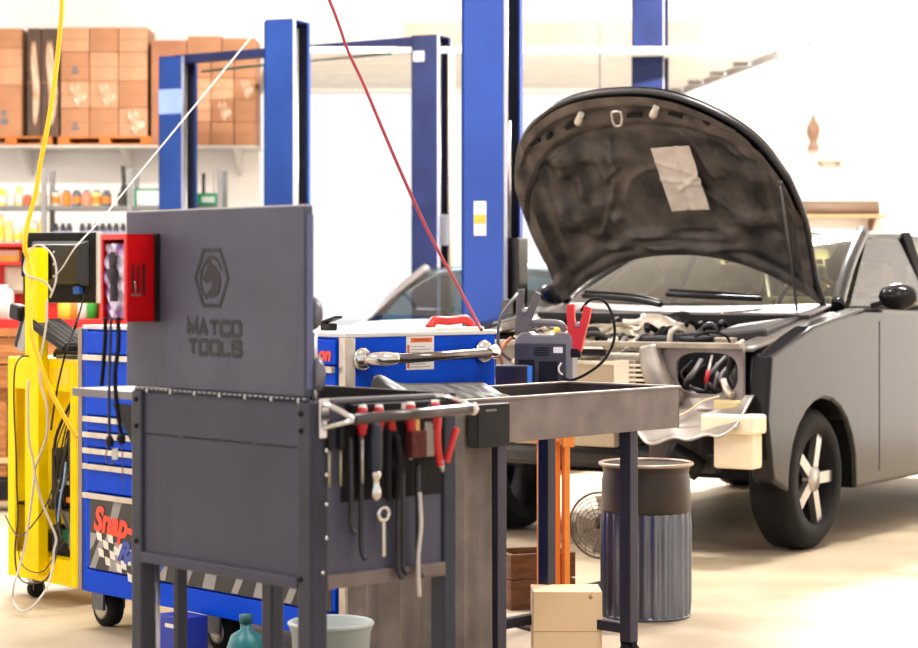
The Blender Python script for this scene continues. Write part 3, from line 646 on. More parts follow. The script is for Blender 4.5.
def clamp(cname,m_,org,rot,s=1.0):
    c=MB(); M=Matrix.Translation(org) @ Matrix.Rotation(rot[2],4,'Z') @ Matrix.Rotation(rot[1],4,'Y') @ Matrix.Scale(s,4)
    c.M=M
    a=[(-0.006,0),(0.018,0.0),(0.024,0.05),(0.033,0.10),(0.036,0.135),(0.014,0.14),(0.008,0.095),(-0.003,0.07)]
    c.prism(a,lambda u,v,k:(u,-0.009+0.018*k,v)); c.prism([(-u-0.006,v) for u,v in a],lambda u,v,k:(u,-0.008+0.016*k,v))
    return c
c=clamp('c',red_pl,(0.105,-0.035,0.125),(0,R(6),R(-10)),1.12); rc=c.build('clamp',red_pl,js,0.003)
m=MB(); m.M=Matrix.Translation((0.112,-0.05,0.215)); m.tube([(0,-0.002,0),(0,0.03,0)],0.008,10); m.build('pivot',steel,rc)
MB().obox((0.105,-0.036,0.118),(0.035,0.022,0.03)).build('clamp_holster',black_pl,js,0.003)
c=clamp('c',cord_grey,(-0.085,-0.02,0.185),(0,R(12),R(10)),1.05); bc=c.build('clamp',cord_grey,js,0.003)
m=MB(); m.M=Matrix.Translation((-0.072,-0.04,0.262)); m.tube([(0,-0.002,0),(0,0.03,0)],0.008,10); m.build('pivot',steel,bc)
Mi=(Matrix.Translation((0.30,7.45,0.82)) @ Matrix.Rotation(R(-14),4,'Z')).inverted()
lead=[P(581,311,7.43),P(590,300,7.40),P(604,301,7.36),P(613,318,7.34),P(614,340,7.33),P(604,360,7.33),P(588,373,7.34),P(572,380,7.36),P(563,378,7.38)]
MB().tube([Mi@p for p in spline(lead,8)],0.0048,8).build('cable',black_rub,js)
lead=[P(517,294,7.42),P(513,300,7.36),P(501,317,7.34),P(498,334,7.34),P(500,350,7.36),P(510,360,7.40)]
MB().tube([Mi@p for p in spline(lead,8)],0.0058,8).build('cable',cord_grey,js)
MB().tube([Mi@p for p in spline([P(511,338,7.40),P(504,345,7.36),P(500,355,7.36),P(502,364,7.38)],6)],0.0055,8).build('cable',copper,js)
o=thing('battery_tester','small dark box with a bright blue edge in front of the jump starter','box',(0.185,7.40,0.82),R(-6))
m=MB(); m.box(-0.06,0.047,-0.03,0.03,0,0.073); m.build('body',mat('box_dark',(60,40,26),0.3,0,(20,18,18),18),o,0.003)
m=MB(); m.box(0.047,0.062,-0.031,0.03,0,0.074); m.build('edge',mat('edge_blue',(60,130,225),0.4),o,0.002)
m=MB(); m.box(-0.062,0.049,-0.032,0.031,0.073,0.077); m.build('lid',mat('box_grey',(110,108,116),0.4),o,0.001)

# ------------------------------------------------------------------ things on the floor, right
dc=7.75; tx=X(646,dc)
o=thing('steel_drum','dark steel drum with rolled rim and fluted lower half','drum',(tx,dc,0))
ns=96
def flute(z0,z1,r):
    def f(u,v):
        a=2*math.pi*u; rr=r+0.006*math.cos(a*26)*min(1,10*v*(1-v)+0.3); return (rr*math.cos(a),rr*math.sin(a),z0+(z1-z0)*v)
    return f
m=MB(); m.grid(flute(0.01,0.37,0.155),208,8); m.lathe([(0,0.0),(0.155,0.0),(0.155,0.012)],(0,0,0),48); m.build('lower_body',galv,o)
m=MB(); m.lathe([(0.155,0.368),(0.158,0.38),(0.156,0.48),(0.15,0.505),(0.154,0.525),(0.160,0.534)],(0,0,0),48); m.lathe([(0.150,0.53),(0.146,0.40),(0,0.38)],(0,0,0),48); m.build('upper_body',drum_dark,o)
m=MB(); m.tube([(0.161*math.cos(a),0.161*math.sin(a),0.537) for a in [2*math.pi*i/48 for i in range(49)]],0.007,8,caps=False); m.build('rim',mat('rim_bare',(170,150,135),0.35,0.7),o)
df=8.35; 
o=thing('floor_fan','round floor fan with bronze wire guard beside the steel drum','fan',(X(605,df),df,0),R(-25))
cz=Z(524,df); bronze=mat('bronze_wire',(120,98,78),0.4,0.6)
m=MB()
for k in range(1,9):
    r=0.0155*k; yy=-0.05-0.02*math.sqrt(max(0,1-(k/8)**2)); m.tube([(r*math.cos(a),yy,cz+r*math.sin(a)) for a in [2*math.pi*i/32 for i in range(33)]],0.0016 if k<8 else 0.005,5,caps=False)
for i in range(18):
    a=2*math.pi*i/18; m.tube([(0.012*math.cos(a),-0.071,cz+0.012*math.sin(a)),(0.08*math.cos(a+0.2),-0.066,cz+0.08*math.sin(a+0.2)),(0.124*math.cos(a+0.35),-0.05,cz+0.124*math.sin(a+0.35))],0.0015,5)
m.build('guard',bronze,o)
m=MB(); m.lathe([(0,-0.01),(0.04,-0.008),(0.05,0.03),(0.045,0.10),(0,0.11)],(0,0,cz),20,0,'y'); m.build('motor',black_pl,o)
for i in range(4):
    a=i*math.pi/2; m=MB(); m.grid(lambda u,v:((0.02+0.09*u)*math.cos(a+0.7*(v-0.5)), -0.02+0.03*(v-0.5), cz+(0.02+0.09*u)*math.sin(a+0.7*(v-0.5))),6,6); m.build('blade',mat('fan_blade',(150,140,128),0.4,0.3),o,solid=0.002)
m=MB(); m.bar((0,0.05,cz-0.03),(0,0.05,0.02),0.03,0.03); m.lathe([(0,0),(0.10,0.0),(0.10,0.014),(0.05,0.028),(0,0.03)],(0,0.05,0),28); m.build('stand',black_pl,o)
o=thing('wooden_crate','dark brown wooden crate on the floor behind the tray cart','crate',(0.27,8.0,0),R(20))
m=MB(); m.box(-0.125,0.125,-0.10,0.10,0.0,0.012); m.build('base',dk_wood,o)
for (a,b_,c_,e) in ((-0.125,0.125,-0.10,-0.088),(-0.125,0.125,0.088,0.10),(-0.125,-0.113,-0.088,0.088),(0.113,0.125,-0.088,0.088)):
    m=MB(); m.box(a,b_,c_,e,0.012,0.105); m.box(a,b_,c_,e,0.11,0.20); m.build('slat_side',dk_wood,o,0.003)
o=thing('cardboard_box','pale peach cardboard box on the floor under the tray cart','box',(X(566,6.75),6.75,0),RB-R(90)+R(42))
m=MB(); m.box(-0.105,0.105,-0.08,0.08,0,0.24); m.build('carton',peach,o,0.003)
m=MB(); m.box(-0.105,0.105,-0.0815,-0.08,0.1195,0.1205); m.lathe([(0,-0.0815),(0.006,-0.0815),(0.006,-0.08),(0,-0.08)],(0.07,0,0.225),12,0,'y'); m.build('print_mark',mat('peach_mark',(206,160,122),0.7),o)
o=thing('oil_jug','bright red plastic jug on the floor behind the grey canvas','jug',(X(470,7.05),7.05,0),R(15))
m=MB(); m.lathe([(0,0),(0.055,0),(0.062,0.01),(0.062,0.15),(0.05,0.185),(0.02,0.205),(0.018,0.22)],(0,0,0),20); m.build('body',red_pl,o); MB().lathe([(0.021,0.218),(0.021,0.245),(0,0.246)],(0,0,0),16).build('cap',black_pl,o)
# things under the grey cart, left
o=thing('parts_box','small blue parts box with white lettering on the floor','box',(X(182,6.9),6.9,0),ROT)
m=MB(); m.box(-0.07,0.07,-0.05,0.05,0,0.135); m.build('carton',mat('box_blue',(20,50,170),0.5),o,0.003)
MB().box(-0.02,0.055,-0.0508,-0.05,0.10,0.112).build('white_strip',white_pl,o)
o=thing('spray_can','teal plastic bottle with cap on the floor under the blue cabinet','bottle',(X(246,5.9),5.9,0))
m=MB(); m.lathe([(0,0),(0.05,0),(0.052,0.2),(0.04,0.235),(0.015,0.25),(0.015,0.27)],(0,0,0),20); m.build('body',mat('teal',(20,110,120),0.4),o); MB().lathe([(0.018,0.268),(0.018,0.29),(0,0.291)],(0,0,0),14).build('cap',mat('teal_cap',(10,80,90),0.4),o)
o=thing('funnel_tub','pale grey-green plastic tub on the floor at the cart corner','tub',(X(331,5.55),5.55,0))
m=MB(); m.lathe([(0,0),(0.08,0),(0.10,0.30),(0.105,0.31),(0.105,0.325),(0.095,0.325),(0.075,0.01),(0,0.01)],(0,0,0),28); m.build('body',mat('tub_grey',(150,160,160),0.5),o)
MB().tube([(0.104*math.cos(a),0.104*math.sin(a),0.322) for a in [2*math.pi*i/32 for i in range(33)]],0.006,8,caps=False).build('rim',mat('tub_rim',(170,176,176),0.5),o)
# ------------------------------------------------------------------ cars
def smooth(a,b,x):
    t=max(0,min(1,(x-a)/(b-a))); return t*t*(3-2*t)
def car_shell(root, paint, glass, zc, zr, front_y=-1.0, hw=0.86, inner=bay_dark, pil=None, ap=(0.70,0.10,0.54,0.80)):
    pil=pil or paint
    k=zc/1.04
    def arch(yc,r,n=12):   # from rear side to front side, over the wheel
        return [(yc+r*math.cos(a), 0.30+r*math.sin(a)) for a in [math.pi*i/n for i in range(n+1)]]
    prof=[(front_y+0.04,0.34),(front_y-0.02,0.60),(front_y+0.02,0.84*k),(front_y+0.45,0.95*k),(0.05,1.02*k),(0.7,1.0*k),(2.3,1.02*k),(2.95,0.97*k),(3.08,0.84*k),(3.06,0.42),(2.9,0.26)]
    prof+= [(2.10+0.36,0.26)]+arch(2.10,0.36)[1:-1]+[(2.10-0.36,0.24),(-0.42+0.36,0.24)]+arch(-0.42,0.36)[1:-1]+[(-0.42-0.36,0.28)]
    for sg in (-1,1):
        m=MB(); m.prism(prof,lambda u,v,kk:(sg*(hw-0.10+0.10*kk),u,v)); o=m.build('body_side',paint,root,0.018,seg=3)
        m=MB()
        for y in (0.22,1.18,2.02): m.box(sg*(hw+0.0)-0.002,sg*(hw)+0.002,y-0.003,y+0.003,0.30,0.96*k)
        m.build('door_seam',black_pl,o)
        for y in (1.0,1.86):
            m=MB(); m.tube(spline([(sg*(hw+0.002),y-0.09,0.86*k),(sg*(hw+0.03),y-0.06,0.865*k),(sg*(hw+0.03),y+0.06,0.865*k),(sg*(hw+0.002),y+0.09,0.86*k)],4),0.010,8); m.build('door_handle',paint,o)
        # pillars
        A0,A1=(sg*ap[0],ap[1],zc-0.02),(sg*ap[2],ap[3],zr-0.03); C0,C1=(sg*0.70,2.55,zc-0.02),(sg*0.54,2.0,zr-0.04)
        m=MB(); m.tube(spline([A0,((A0[0]+A1[0])/2,(A0[1]+A1[1])/2-0.02,(A0[2]+A1[2])/2+0.015),A1],5),0.034,10); m.build('pillar',pil,root)
        m=MB(); m.tube(spline([C0,((C0[0]+C1[0])/2,(C0[1]+C1[1])/2,(C0[2]+C1[2])/2+0.02),C1],5),0.05,10); m.build('pillar',paint,root)
        m=MB(); m.bar((sg*0.735,1.22,zc-0.06),(sg*0.56,1.30,zr-0.03),0.05,0.03); m.build('pillar',black_pl,root)
        m=MB(); m.add([(sg*(ap[0]+0.035),ap[1]+0.06,zc-0.03),(sg*0.735,2.48,zc-0.03),(sg*0.555,1.98,zr-0.05),(sg*(ap[2]+0.015),ap[3]+0.02,zr-0.05)],[(0,1,2,3)]); m.build('side_window',glass,root)
        m=MB(); m.tube(spline([(sg*0.74,0.14,zc-0.025),(sg*0.742,1.3,zc-0.03),(sg*0.74,2.5,zc-0.025)],4),0.012,8); m.build('window_trim',black_rub,root)
        m=MB(); m.lathe([(0,-0.05),(0.05,-0.05),(0.085,-0.02),(0.09,0.02),(0.07,0.035),(0,0.036)],(0,0,0),18,0,'y'); 
        mo=m.build('mirror',paint,root,loc=(sg*(hw+0.06),0.30,zc+0.03)); mo.scale=(1.05,1,0.72)
        m=MB(); m.bar((sg*(hw-0.06),0.30,zc-0.03),(sg*(hw+0.02),0.30,zc+0.0),0.05,0.03); m.build('mirror_arm',black_pl,mo).matrix_parent_inverse=Matrix.Translation(mo.location).inverted() if False else Matrix()
        mo.children[0].location=(-sg*(hw+0.06),-0.30,-(zc+0.03)) if mo.children else (0,0,0)
        for y in (-0.42,2.10):
            m=MB(); m.lathe([(0.20,-0.10),(0.27,-0.10),(0.305,-0.07),(0.31,0),(0.305,0.07),(0.27,0.10),(0.20,0.10),(0.20,-0.10)],(sg*(hw-0.13),y,0.31),32,0,'x',caps=False); wh=m.build('tire',black_rub,root)
            m=MB(); m.lathe([(0.21,-0.09),(0.205,0.0),(0.21,0.09)],(sg*(hw-0.13),y,0.31),32,0,'x',caps=False)
            for i in range(5):
                a=2*math.pi*i/5; m.bar((sg*(hw-0.06),y,0.31),(sg*(hw-0.06),y+0.205*math.cos(a),0.31+0.205*math.sin(a)),0.03,0.05)
            m.lathe([(0,-0.02),(0.05,-0.02),(0.055,0.02),(0,0.025)],(sg*(hw-0.06),y,0.31),16,0,'x'); m.build('rim',steel,wh)
    m=MB(); m.grid(lambda u,v:((u-0.5)*2*(ap[2]+0.02),ap[3]-0.02+(2.04-ap[3])*v,zr-0.045*(2*u-1)**2-0.05*(2*v-0.9)**2*0.6-0.01),12,12); m.build('roof',paint,root,solid=0.03)
    def ws(u,v):
        x=(2*u-1); a=Vector((x*(ap[0]-0.01),ap[1]-0.04-0.17*(1-x*x),zc+0.0)); b=Vector((x*ap[2],ap[3]-0.06*(1-x*x),zr-0.035+0.02*(1-x*x))); p=a.lerp(b,v); p.z+=0.02*math.sin(math.pi*v); return p
    m=MB(); m.grid(ws,16,8); m.build('windshield',glass,root)
    m=MB(); m.grid(lambda u,v:((2*u-1)*(0.69-0.15*v),2.56-0.54*v,zc-0.01+(zr-zc-0.04)*v),8,4); m.build('rear_window',glass,root)
    m=MB(); m.grid(lambda u,v:((2*u-1)*0.78,2.5+0.56*v,zc-0.03-0.05*v*v),8,4); m.build('boot_lid',paint,root,solid=0.03)
    m=MB(); m.box(-0.78,0.78,2.98,3.05,0.42,zc-0.07); m.build('rear_panel',paint,root,0.015)
    m=MB(); m.box(-0.82,0.82,3.0,3.14,0.34,0.62); m.build('rear_bumper',paint,root,0.03,seg=3)
    m=MB(); m.box(-0.74,0.74,0.05,3.0,0.24,0.30); m.build('floor_pan',black_pl,root)
    m=MB(); m.grid(lambda u,v:((2*u-1)*0.70,0.02+0.40*v-0.10*(1-(2*u-1)**2)*(1-v),zc-0.02-0.03*v),10,4); m.box(-0.70,0.70,0.30,0.42,0.62,zc-0.06); m.build('dashboard',black_pl,root)
    for sx in (-0.36,0.36):
        for y in (1.0,1.85):
            m=MB(); m.box(sx-0.24,sx+0.24,y-0.30,y+0.16,0.34,0.52); m.build('seat',seat_m,root,0.03)
            m=MB(); m.obox((sx,y+0.22,0.78),(0.46,0.12,0.60),(R(-14),0,0)); m.obox((sx,y+0.31,zr-0.26),(0.24,0.09,0.16),(R(-10),0,0)); m.build('seat_back',seat_m,root,0.03)
    m=MB(); m.tube([(0.36+0.17*math.cos(a),0.56+0.05*math.sin(a),zc-0.04+0.16*math.sin(a)) for a in [2*math.pi*i/28 for i in range(29)]],0.014,8,caps=False); m.bar((0.20,0.56,zc-0.04),(0.52,0.56,zc-0.04),0.03,0.03); m.build('steering_wheel',black_pl,root)
YAW=math.atan2(-0.54,0.84)
# white car behind
wc=thing('car','white low car facing the camera behind the blue lift column','car',(0.044,13.8,0),YAW,None)
car_shell(wc,car_white,glass_car2,0.90,1.275,pil=mat('pillar_grey',(74,66,64),0.5),ap=(0.76,0.03,0.59,0.45))
m=MB(); m.grid(lambda u,v:((2*u-1)*(0.80-0.05*(1-v)),-0.98+1.02*v-0.14*(1-(2*u-1)**2)*1.0,0.74+0.15*v+0.03*(1-(2*u-1)**2)),14,10); m.build('hood',car_white,wc,solid=0.02)
m=MB(); m.grid(lambda u,v:((2*u-1)*0.84,-1.02-0.16*(1-(2*u-1)**2)+0.02*v,0.26+0.46*v),14,4); m.build('front_bumper',car_white,wc,solid=0.04)
for sx in (-0.58,0.58):
    m=MB(); m.ball((sx,-1.02,0.66),0.12,sq=(1.3,1,0.6)) if False else m.obox((sx,-1.06,0.66),(0.28,0.10,0.12),(0,0,R(-20) if sx<0 else R(20))); m.build('headlight',mat('lamp_clear',(220,225,230),0.1),wc,0.03,seg=3)
m=MB(); m.obox((0.05,-0.04,0.935),(0.62,0.02,0.016),(0,R(-4),R(8))); m.build('wiper',black_pl,wc)

# black car with the raised hood
bc=thing('car','black car with raised hood, its bumper removed and engine bay open','car',(1.092,10.4,0),YAW,None)
MC=Matrix.Translation((1.092,10.4,0)) @ Matrix.Rotation(YAW,4,'Z')
ZC=1.08
car_shell(bc,car_black,glass_car,1.07,1.44,front_y=-0.98)
TH=R(55); ct,sn=math.cos(TH),math.sin(TH)
def rear_s(u): return 0.01+0.245*(1-abs(u)**2.2)
def front_s(u): return 1.155-0.33*abs(u)**2.6-0.02*u*u-0.14*abs(u)**14
def halfw(s): return 0.675+0.03*smooth(0.1,0.45,s)-0.03*smooth(0.45,0.9,s)
def hp(r,s,n):   # r lateral, s along the hood, n: distance towards the engine (underside)
    bend=0.05*smooth(0.8,1.15,s)
    n2=n+bend-0.05*(1-(r/0.7)**2)
    return Vector((r, -s*ct - n2*sn, ZC + s*sn - n2*ct))
def rs(u,v):
    s=rear_s(u)*(1-v)+front_s(u)*v
    return u*halfw(s)-0.02*smooth(0.45,0.85,s), s
def g2(r,s,r0,s0,a,b): return math.exp(-((r-r0)/a)**2-((s-s0)/b)**2)
lumps=[(-0.40,0.60,0.030,0.05,0.02),(-0.52,0.52,0.03,0.05,0.02),(-0.26,0.46,0.03,0.03,0.016),(-0.47,0.70,0.025,0.025,0.018),(-0.24,0.70,0.03,0.06,0.014),(0.24,0.46,0.03,0.05,-0.014),(0.34,0.60,0.05,0.10,-0.012),(0.46,0.80,0.06,0.03,0.014),(-0.06,0.30,0.12,0.015,0.018),(-0.30,0.30,0.05,0.02,0.018),(0.24,0.29,0.10,0.02,0.018),(-0.44,0.80,0.07,0.06,0.022),(-0.46,0.62,0.05,0.08,-0.020),(-0.34,0.72,0.06,0.05,-0.018),(-0.42,0.48,0.08,0.05,0.02),(-0.30,0.55,0.05,0.04,0.018),(-0.22,0.80,0.10,0.05,0.02),(-0.50,0.36,0.05,0.04,-0.016),(-0.36,0.38,0.05,0.035,0.014),
       (0.44,0.44,0.10,0.05,0.018),(0.50,0.66,0.05,0.14,0.016),(0.52,0.38,0.05,0.04,-0.016),(0.30,0.36,0.06,0.03,0.014),(0.38,0.80,0.12,0.06,-0.012),(-0.10,0.36,0.10,0.02,0.016),(0.10,0.36,0.16,0.02,-0.014),(-0.54,0.75,0.03,0.06,-0.014),(-0.30,0.90,0.06,0.04,-0.012)]
def under(r,s,u,v):
    du=(1-abs(u)); e=min(du*0.70, v*0.9+0.02, (1-v)*0.95)
    h=0.028*(1-smooth(0.045,0.085,e))
    # nose flange plate
    nose=front_s(u)-s
    h+=0.018*(1-smooth(0.15,0.19,nose))-0.010*math.exp(-((nose-0.20)/0.012)**2)
    # lower cross channel
    h+=0.016*math.exp(-((s-rear_s(u)-0.10)/0.035)**2)
    for a in lumps: h+=a[4]*1.9*g2(r,s,*a[:4])
    # ribs: rounded arch and V lines in the middle
    q=math.hypot((r-0.02)/0.20,(s-0.52)/0.20); h+=0.010*math.exp(-((q-1)/0.07)**2)*smooth(0.45,0.55,s)
    for (ra,sa,rb_,sb) in ((-0.22,0.62,-0.12,0.42),(-0.28,0.66,-0.16,0.74),(0.16,0.66,0.34,0.48),(-0.34,0.40,-0.20,0.66),(0.22,0.90,0.30,0.66),(-0.16,0.90,-0.18,0.72)):
        d_=Vector((rb_-ra,sb-sa)); L=d_.length; t=max(0,min(1,((r-ra)*d_.x+(s-sa)*d_.y)/L/L)); dd=math.hypot(r-ra-d_.x*t,s-sa-d_.y*t)
        h+=0.012*math.exp(-(dd/0.012)**2)
    # side rails
    for rr in (-0.585,0.585): h+=0.010*math.exp(-((r-rr*(0.96+0.04*s))/0.014)**2)*smooth(0.15,0.3,s)*smooth(1.0,0.9,s)
    return h
hood=MB()
hood.grid(lambda u,v:(lambda U,V:(lambda q:hp(q[0],q[1],0.012+under(q[0],q[1],U,V)))(rs(U,V)))(2*u-1,v),150,120)
hood=hood.build('hood',[felt,mat('hood_nose',(104,95,90),0.45,0.2,(48,44,43),9,0.15,60,lo=0.3,hi=0.7)],bc)
for p_ in hood.data.polygons:
    j_=p_.index//150; i_=p_.index%150
    U_=2*(i_+0.5)/150-1; V_=(j_+0.5)/120; q_=rs(U_,V_)
    if front_s(U_)-q_[1]<0.185 or abs(U_)>0.93: p_.material_index=1
m=MB(); m.grid(lambda u,v:(lambda q:hp(q[0]*1.012,q[1],-0.055*(1-max(abs(2*u-1)**4,abs(2*v-1)**6))-0.004))(rs(2*u-1,-0.01+1.025*v)),60,50); m.build('outer_skin',car_black,hood,solid=0.006)
edge=[rs(-1,v/20) for v in range(0,21)]+[rs(-1+2*i/60,1) for i in range(1,61)]+[rs(1,1-v/20) for v in range(1,21)]
m=MB(); m.tube([hp(r*1.008,s+0.004,0.020) for r,s in edge],0.016,8); m.build('folded_edge',hood_edge,hood)
m=MB(); m.tube([hp(*rs(-0.97+1.94*i/40,0.0),0.030) for i in range(41)],0.008,8); m.build('rear_seal',mat('seal_grey',(120,116,112),0.3,0.3),hood)
for r,s in ((-0.245,1.035),(0.145,1.055)):
    a=hp(r-0.01,s-0.012,0.052); b=hp(r+0.034,s+0.045,0.064)
    m=MB(); m.tube([a,a.lerp(b,0.35),a.lerp(b,0.4),b],[0.018,0.018,0.014,0.015],12); m.build('rubber_stop',mat('stop_pale',(206,196,182),0.5),hood)
m=MB(); q=[hp(-0.06,1.075,0.06),hp(-0.055,1.02,0.085),hp(-0.02,1.02,0.085),hp(-0.012,1.075,0.06)]; m.tube(spline(q+[q[0]],4),0.0065,8); m.build('latch_striker',steel,hood)
for r,s,w_ in ((-0.30,1.005,0.06),(-0.43,0.955,0.03),(-0.52,0.925,0.06),(0.04,1.045,0.07),(0.245,1.04,0.06),(0.385,0.995,0.02),(0.48,0.955,0.06)):
    sl=-0.28 if r<-0.2 else (-0.3 if r>0.3 else 0)
    a=hp(r-w_/2,s+ (0.012 if r>0.2 else (-0.012 if r<-0.2 else 0)),0.046); b=hp(r+w_/2,s-(0.012 if r>0.2 else (-0.012 if r<-0.2 else 0)),0.046)
    m=MB(); m.bar(a,b,0.02,0.02); m.build('slot',black_rub,hood,0.002)
def pap(u,v):
    r=0.048+0.20*u+0.006*(1-v); s=0.505+0.345*v+0.01*u
    fold=0.010*math.exp(-((v-0.52+0.12*u)/0.03)**2)+0.012*math.exp(-((v-0.30-0.35*(u-0.3))/0.03)**2)*smooth(0.3,0.5,u)+0.006*math.exp(-((v-0.78+0.25*u)/0.025)**2)-0.006*math.exp(-((u-0.45-0.2*v)/0.05)**2)+0.0015*math.sin(v*23-u*9)*math.sin(u*11)
    return hp(r,s,0.052+fold)
m=MB(); m.grid(pap,36,44); m.build('crinkled_label',paper,hood,solid=0.002)
a=hp(0.66,0.68,0.055); b=Vector((0.60,-0.12,1.045))
m=MB(); m.tube([a,b],0.006,8); m.ball(a,0.012); m.build('prop_rod',mat('rod_grey',(96,92,92),0.35,0.6),hood)
for sg in (-1,1):
    m=MB(); m.bar((sg*0.69,0.04,ZC-0.06),hp(sg*0.64,0.10,0.02),0.03,0.012); m.build('hinge',black_pl,hood)
# bay shell
m=MB(); m.box(-0.72,0.72,-0.04,-0.02,0.40,1.02); m.build('firewall',bay_dark,bc)
for sg in (-1,1):
    m=MB(); m.grid(lambda u,v:(sg*(0.60+0.08*v),-0.97+0.92*u,0.46+0.44*v+0.05*u*v),8,6); m.build('inner_fender',bay_dark,bc,solid=0.012)
    m=MB(); m.grid(lambda u,v:(sg*(0.66+0.12*v),-0.97+0.95*u,0.885+0.14*u),8,2); m.build('fender_ledge',mat('ledge_grey',(104,98,94),0.4,0.3),bc,solid=0.012)
    m=MB(); m.lathe([(0.13,0.0),(0.12,0.05),(0.07,0.075),(0.03,0.085),(0,0.086)],(sg*0.54,-0.36,0.84),24); m.build('strut_tower',bay_metal,bc)
m=MB(); m.grid(lambda u,v:((2*u-1)*0.70,-0.20-0.10*(1-(2*u-1)**2)+0.24*v,1.015+0.045*v),18,4); m.build('cowl_panel',cowl_grey,bc,solid=0.015)
m=MB(); m.grid(lambda u,v:((2*u-1)*0.70,-0.215-0.10*(1-(2*u-1)**2),0.95+0.07*v),18,2); m.build('cowl_seal',black_rub,bc,solid=0.02)
for (p0,p1,p2) in (((-0.52,-0.10,1.10),(-0.20,-0.20,1.085),(-0.03,-0.235,1.06)),((-0.02,-0.20,1.11),(0.20,-0.19,1.10),(0.42,-0.10,1.09))):
    m=MB(); m.tube(spline([p0,p1,p2],6),0.013,8); m.tube(spline([(p0[0],p0[1]+0.02,p0[2]+0.02),(p1[0],p1[1]+0.02,p1[2]+0.02),(p2[0]-0.02,p2[1]+0.03,p2[2]+0.015)],6),0.008,6); m.build('wiper',black_pl,bc)
# front structure: radiator support with lamp openings
def annulus(mb, outer, inner, y0, y1, mi=0):
    n=len(outer); vs=[]
    for y in (y0,y1):
        vs+=[(p[0],y,p[1]) for p in outer]+[(p[0],y,p[1]) for p in inner]
    fs=[]
    for i in range(n):
        j=(i+1)%n
        fs+=[(i,j,n+j,n+i),(2*n+i,3*n+i,3*n+j,2*n+j),(i,2*n+i,2*n+j,j),(n+i,n+j,3*n+j,3*n+i)]
    mb.add(vs,fs,mi)
def ringpair(x0,x1,z0,z1,ix0,ix1,iz0,iz1,rad=0.05,n=48):
    o=[];i_=[]
    cxx,czz=(ix0+ix1)/2,(iz0+iz1)/2
    for k in range(n):
        a=2*math.pi*k/n; c,s=math.cos(a),math.sin(a)
        t=min(((x1-cxx) if c>0 else (cxx-x0))/max(1e-6,abs(c)),((z1-czz) if s>0 else (czz-z0))/max(1e-6,abs(s))); o.append((cxx+c*t,czz+s*t))
        e=3.2; rr=((abs(c)/((ix1-ix0)/2))**e+(abs(s)/((iz1-iz0)/2))**e)**(-1/e); i_.append((cxx+c*rr,czz+s*rr))
    return o,i_
for sg in (-1,1):
    m=MB(); o,i_=ringpair(0.30,0.76,0.66,0.905,0.445,0.735,0.70,0.875)
    annulus(m,[(sg*p[0],p[1]) for p in o],[(sg*p[0],p[1]) for p in i_],-1.02,-1.0); lp=m.build('lamp_panel',sheet_grey,bc)
    m=MB(); m.box(min(sg*0.42,sg*0.75),max(sg*0.42,sg*0.75),-0.86,-0.85,0.67,0.89); m.build('lamp_cavity',black_pl,lp)
m=MB(); m.bar((-0.76,-1.03,0.90),(0.76,-1.03,0.905),0.05,0.025); m.build('radiator_support',mat('support_pale',(176,166,152),0.42,0.4,(140,130,118),9),bc,0.004)
m=MB(); m.box(-0.34,0.165,-1.045,-1.0,0.46,0.815); m.build('radiator',radiator_m,bc,0.004)
m=MB(); m.box(-0.345,0.17,-1.05,-0.99,0.812,0.83); m.build('radiator_tank',bay_cream,bc,0.004)
m=MB(); m.box(0.17,0.245,-1.06,-1.0,0.70,0.835)
for k in range(6): m.box(0.245,0.33,-1.06,-1.04,0.705+k*0.021,0.716+k*0.021)
m.box(0.325,0.337,-1.06,-1.03,0.70,0.825); m.build('slotted_bracket',mat('bracket_cream',(222,210,188),0.5,0.1),bc,0.003)
m=MB(); m.box(-0.20,0.04,-0.99,-0.90,0.835,0.885); m.build('fan_shroud',bay_cream,bc,0.012)
m=MB(); m.box(0.06,0.26,-0.98,-0.88,0.82,0.862); m.build('fan_shroud',mat('shroud_pale',(196,186,172),0.5,0.1,(160,150,138),9),bc,0.012)
m=MB(); m.box(-0.02,0.10,-1.02,-0.99,0.85,0.88); m.build('shroud_mouth',black_pl,bc,0.006)
def val(u,v):
    x=0.30+0.50*u; cr=0.018*math.sin(u*9+v*3)+0.012*math.sin(u*19-v*6)+0.012*math.sin(v*9+u*4)
    return (x,-1.0-0.16*v+cr,0.70-0.13*v-0.05*math.sin(u*3.0)*v+0.05*(u-0.5)*v+cr*0.8)
m=MB(); m.grid(val,40,16); vl=m.build('lower_valance',sheet_grey,bc,solid=0.006)
m=MB(); m.tube([val(i/30,1.0) for i in range(31)],0.007,8); m.build('bare_edge',steel,vl)
m=MB(); m.grid(lambda u,v:(0.18+0.20*v+0.10*u*v*0,-1.03-0.04*math.sin(u*3.14),0.88-0.24*u-0.03*v+0.03*math.sin(v*6)),16,6) if False else m.tube(spline([(0.33,-1.03,0.89),(0.36,-1.05,0.80),(0.41,-1.05,0.72),(0.50,-1.06,0.68)],6),[0.05,0.05,0.05,0.05,0.052,0.054,0.055,0.055,0.055,0.054,0.052,0.05,0.048,0.045,0.04,0.036,0.03,0.025,0.02],12); m.build('bent_strut',sheet_grey,bc)
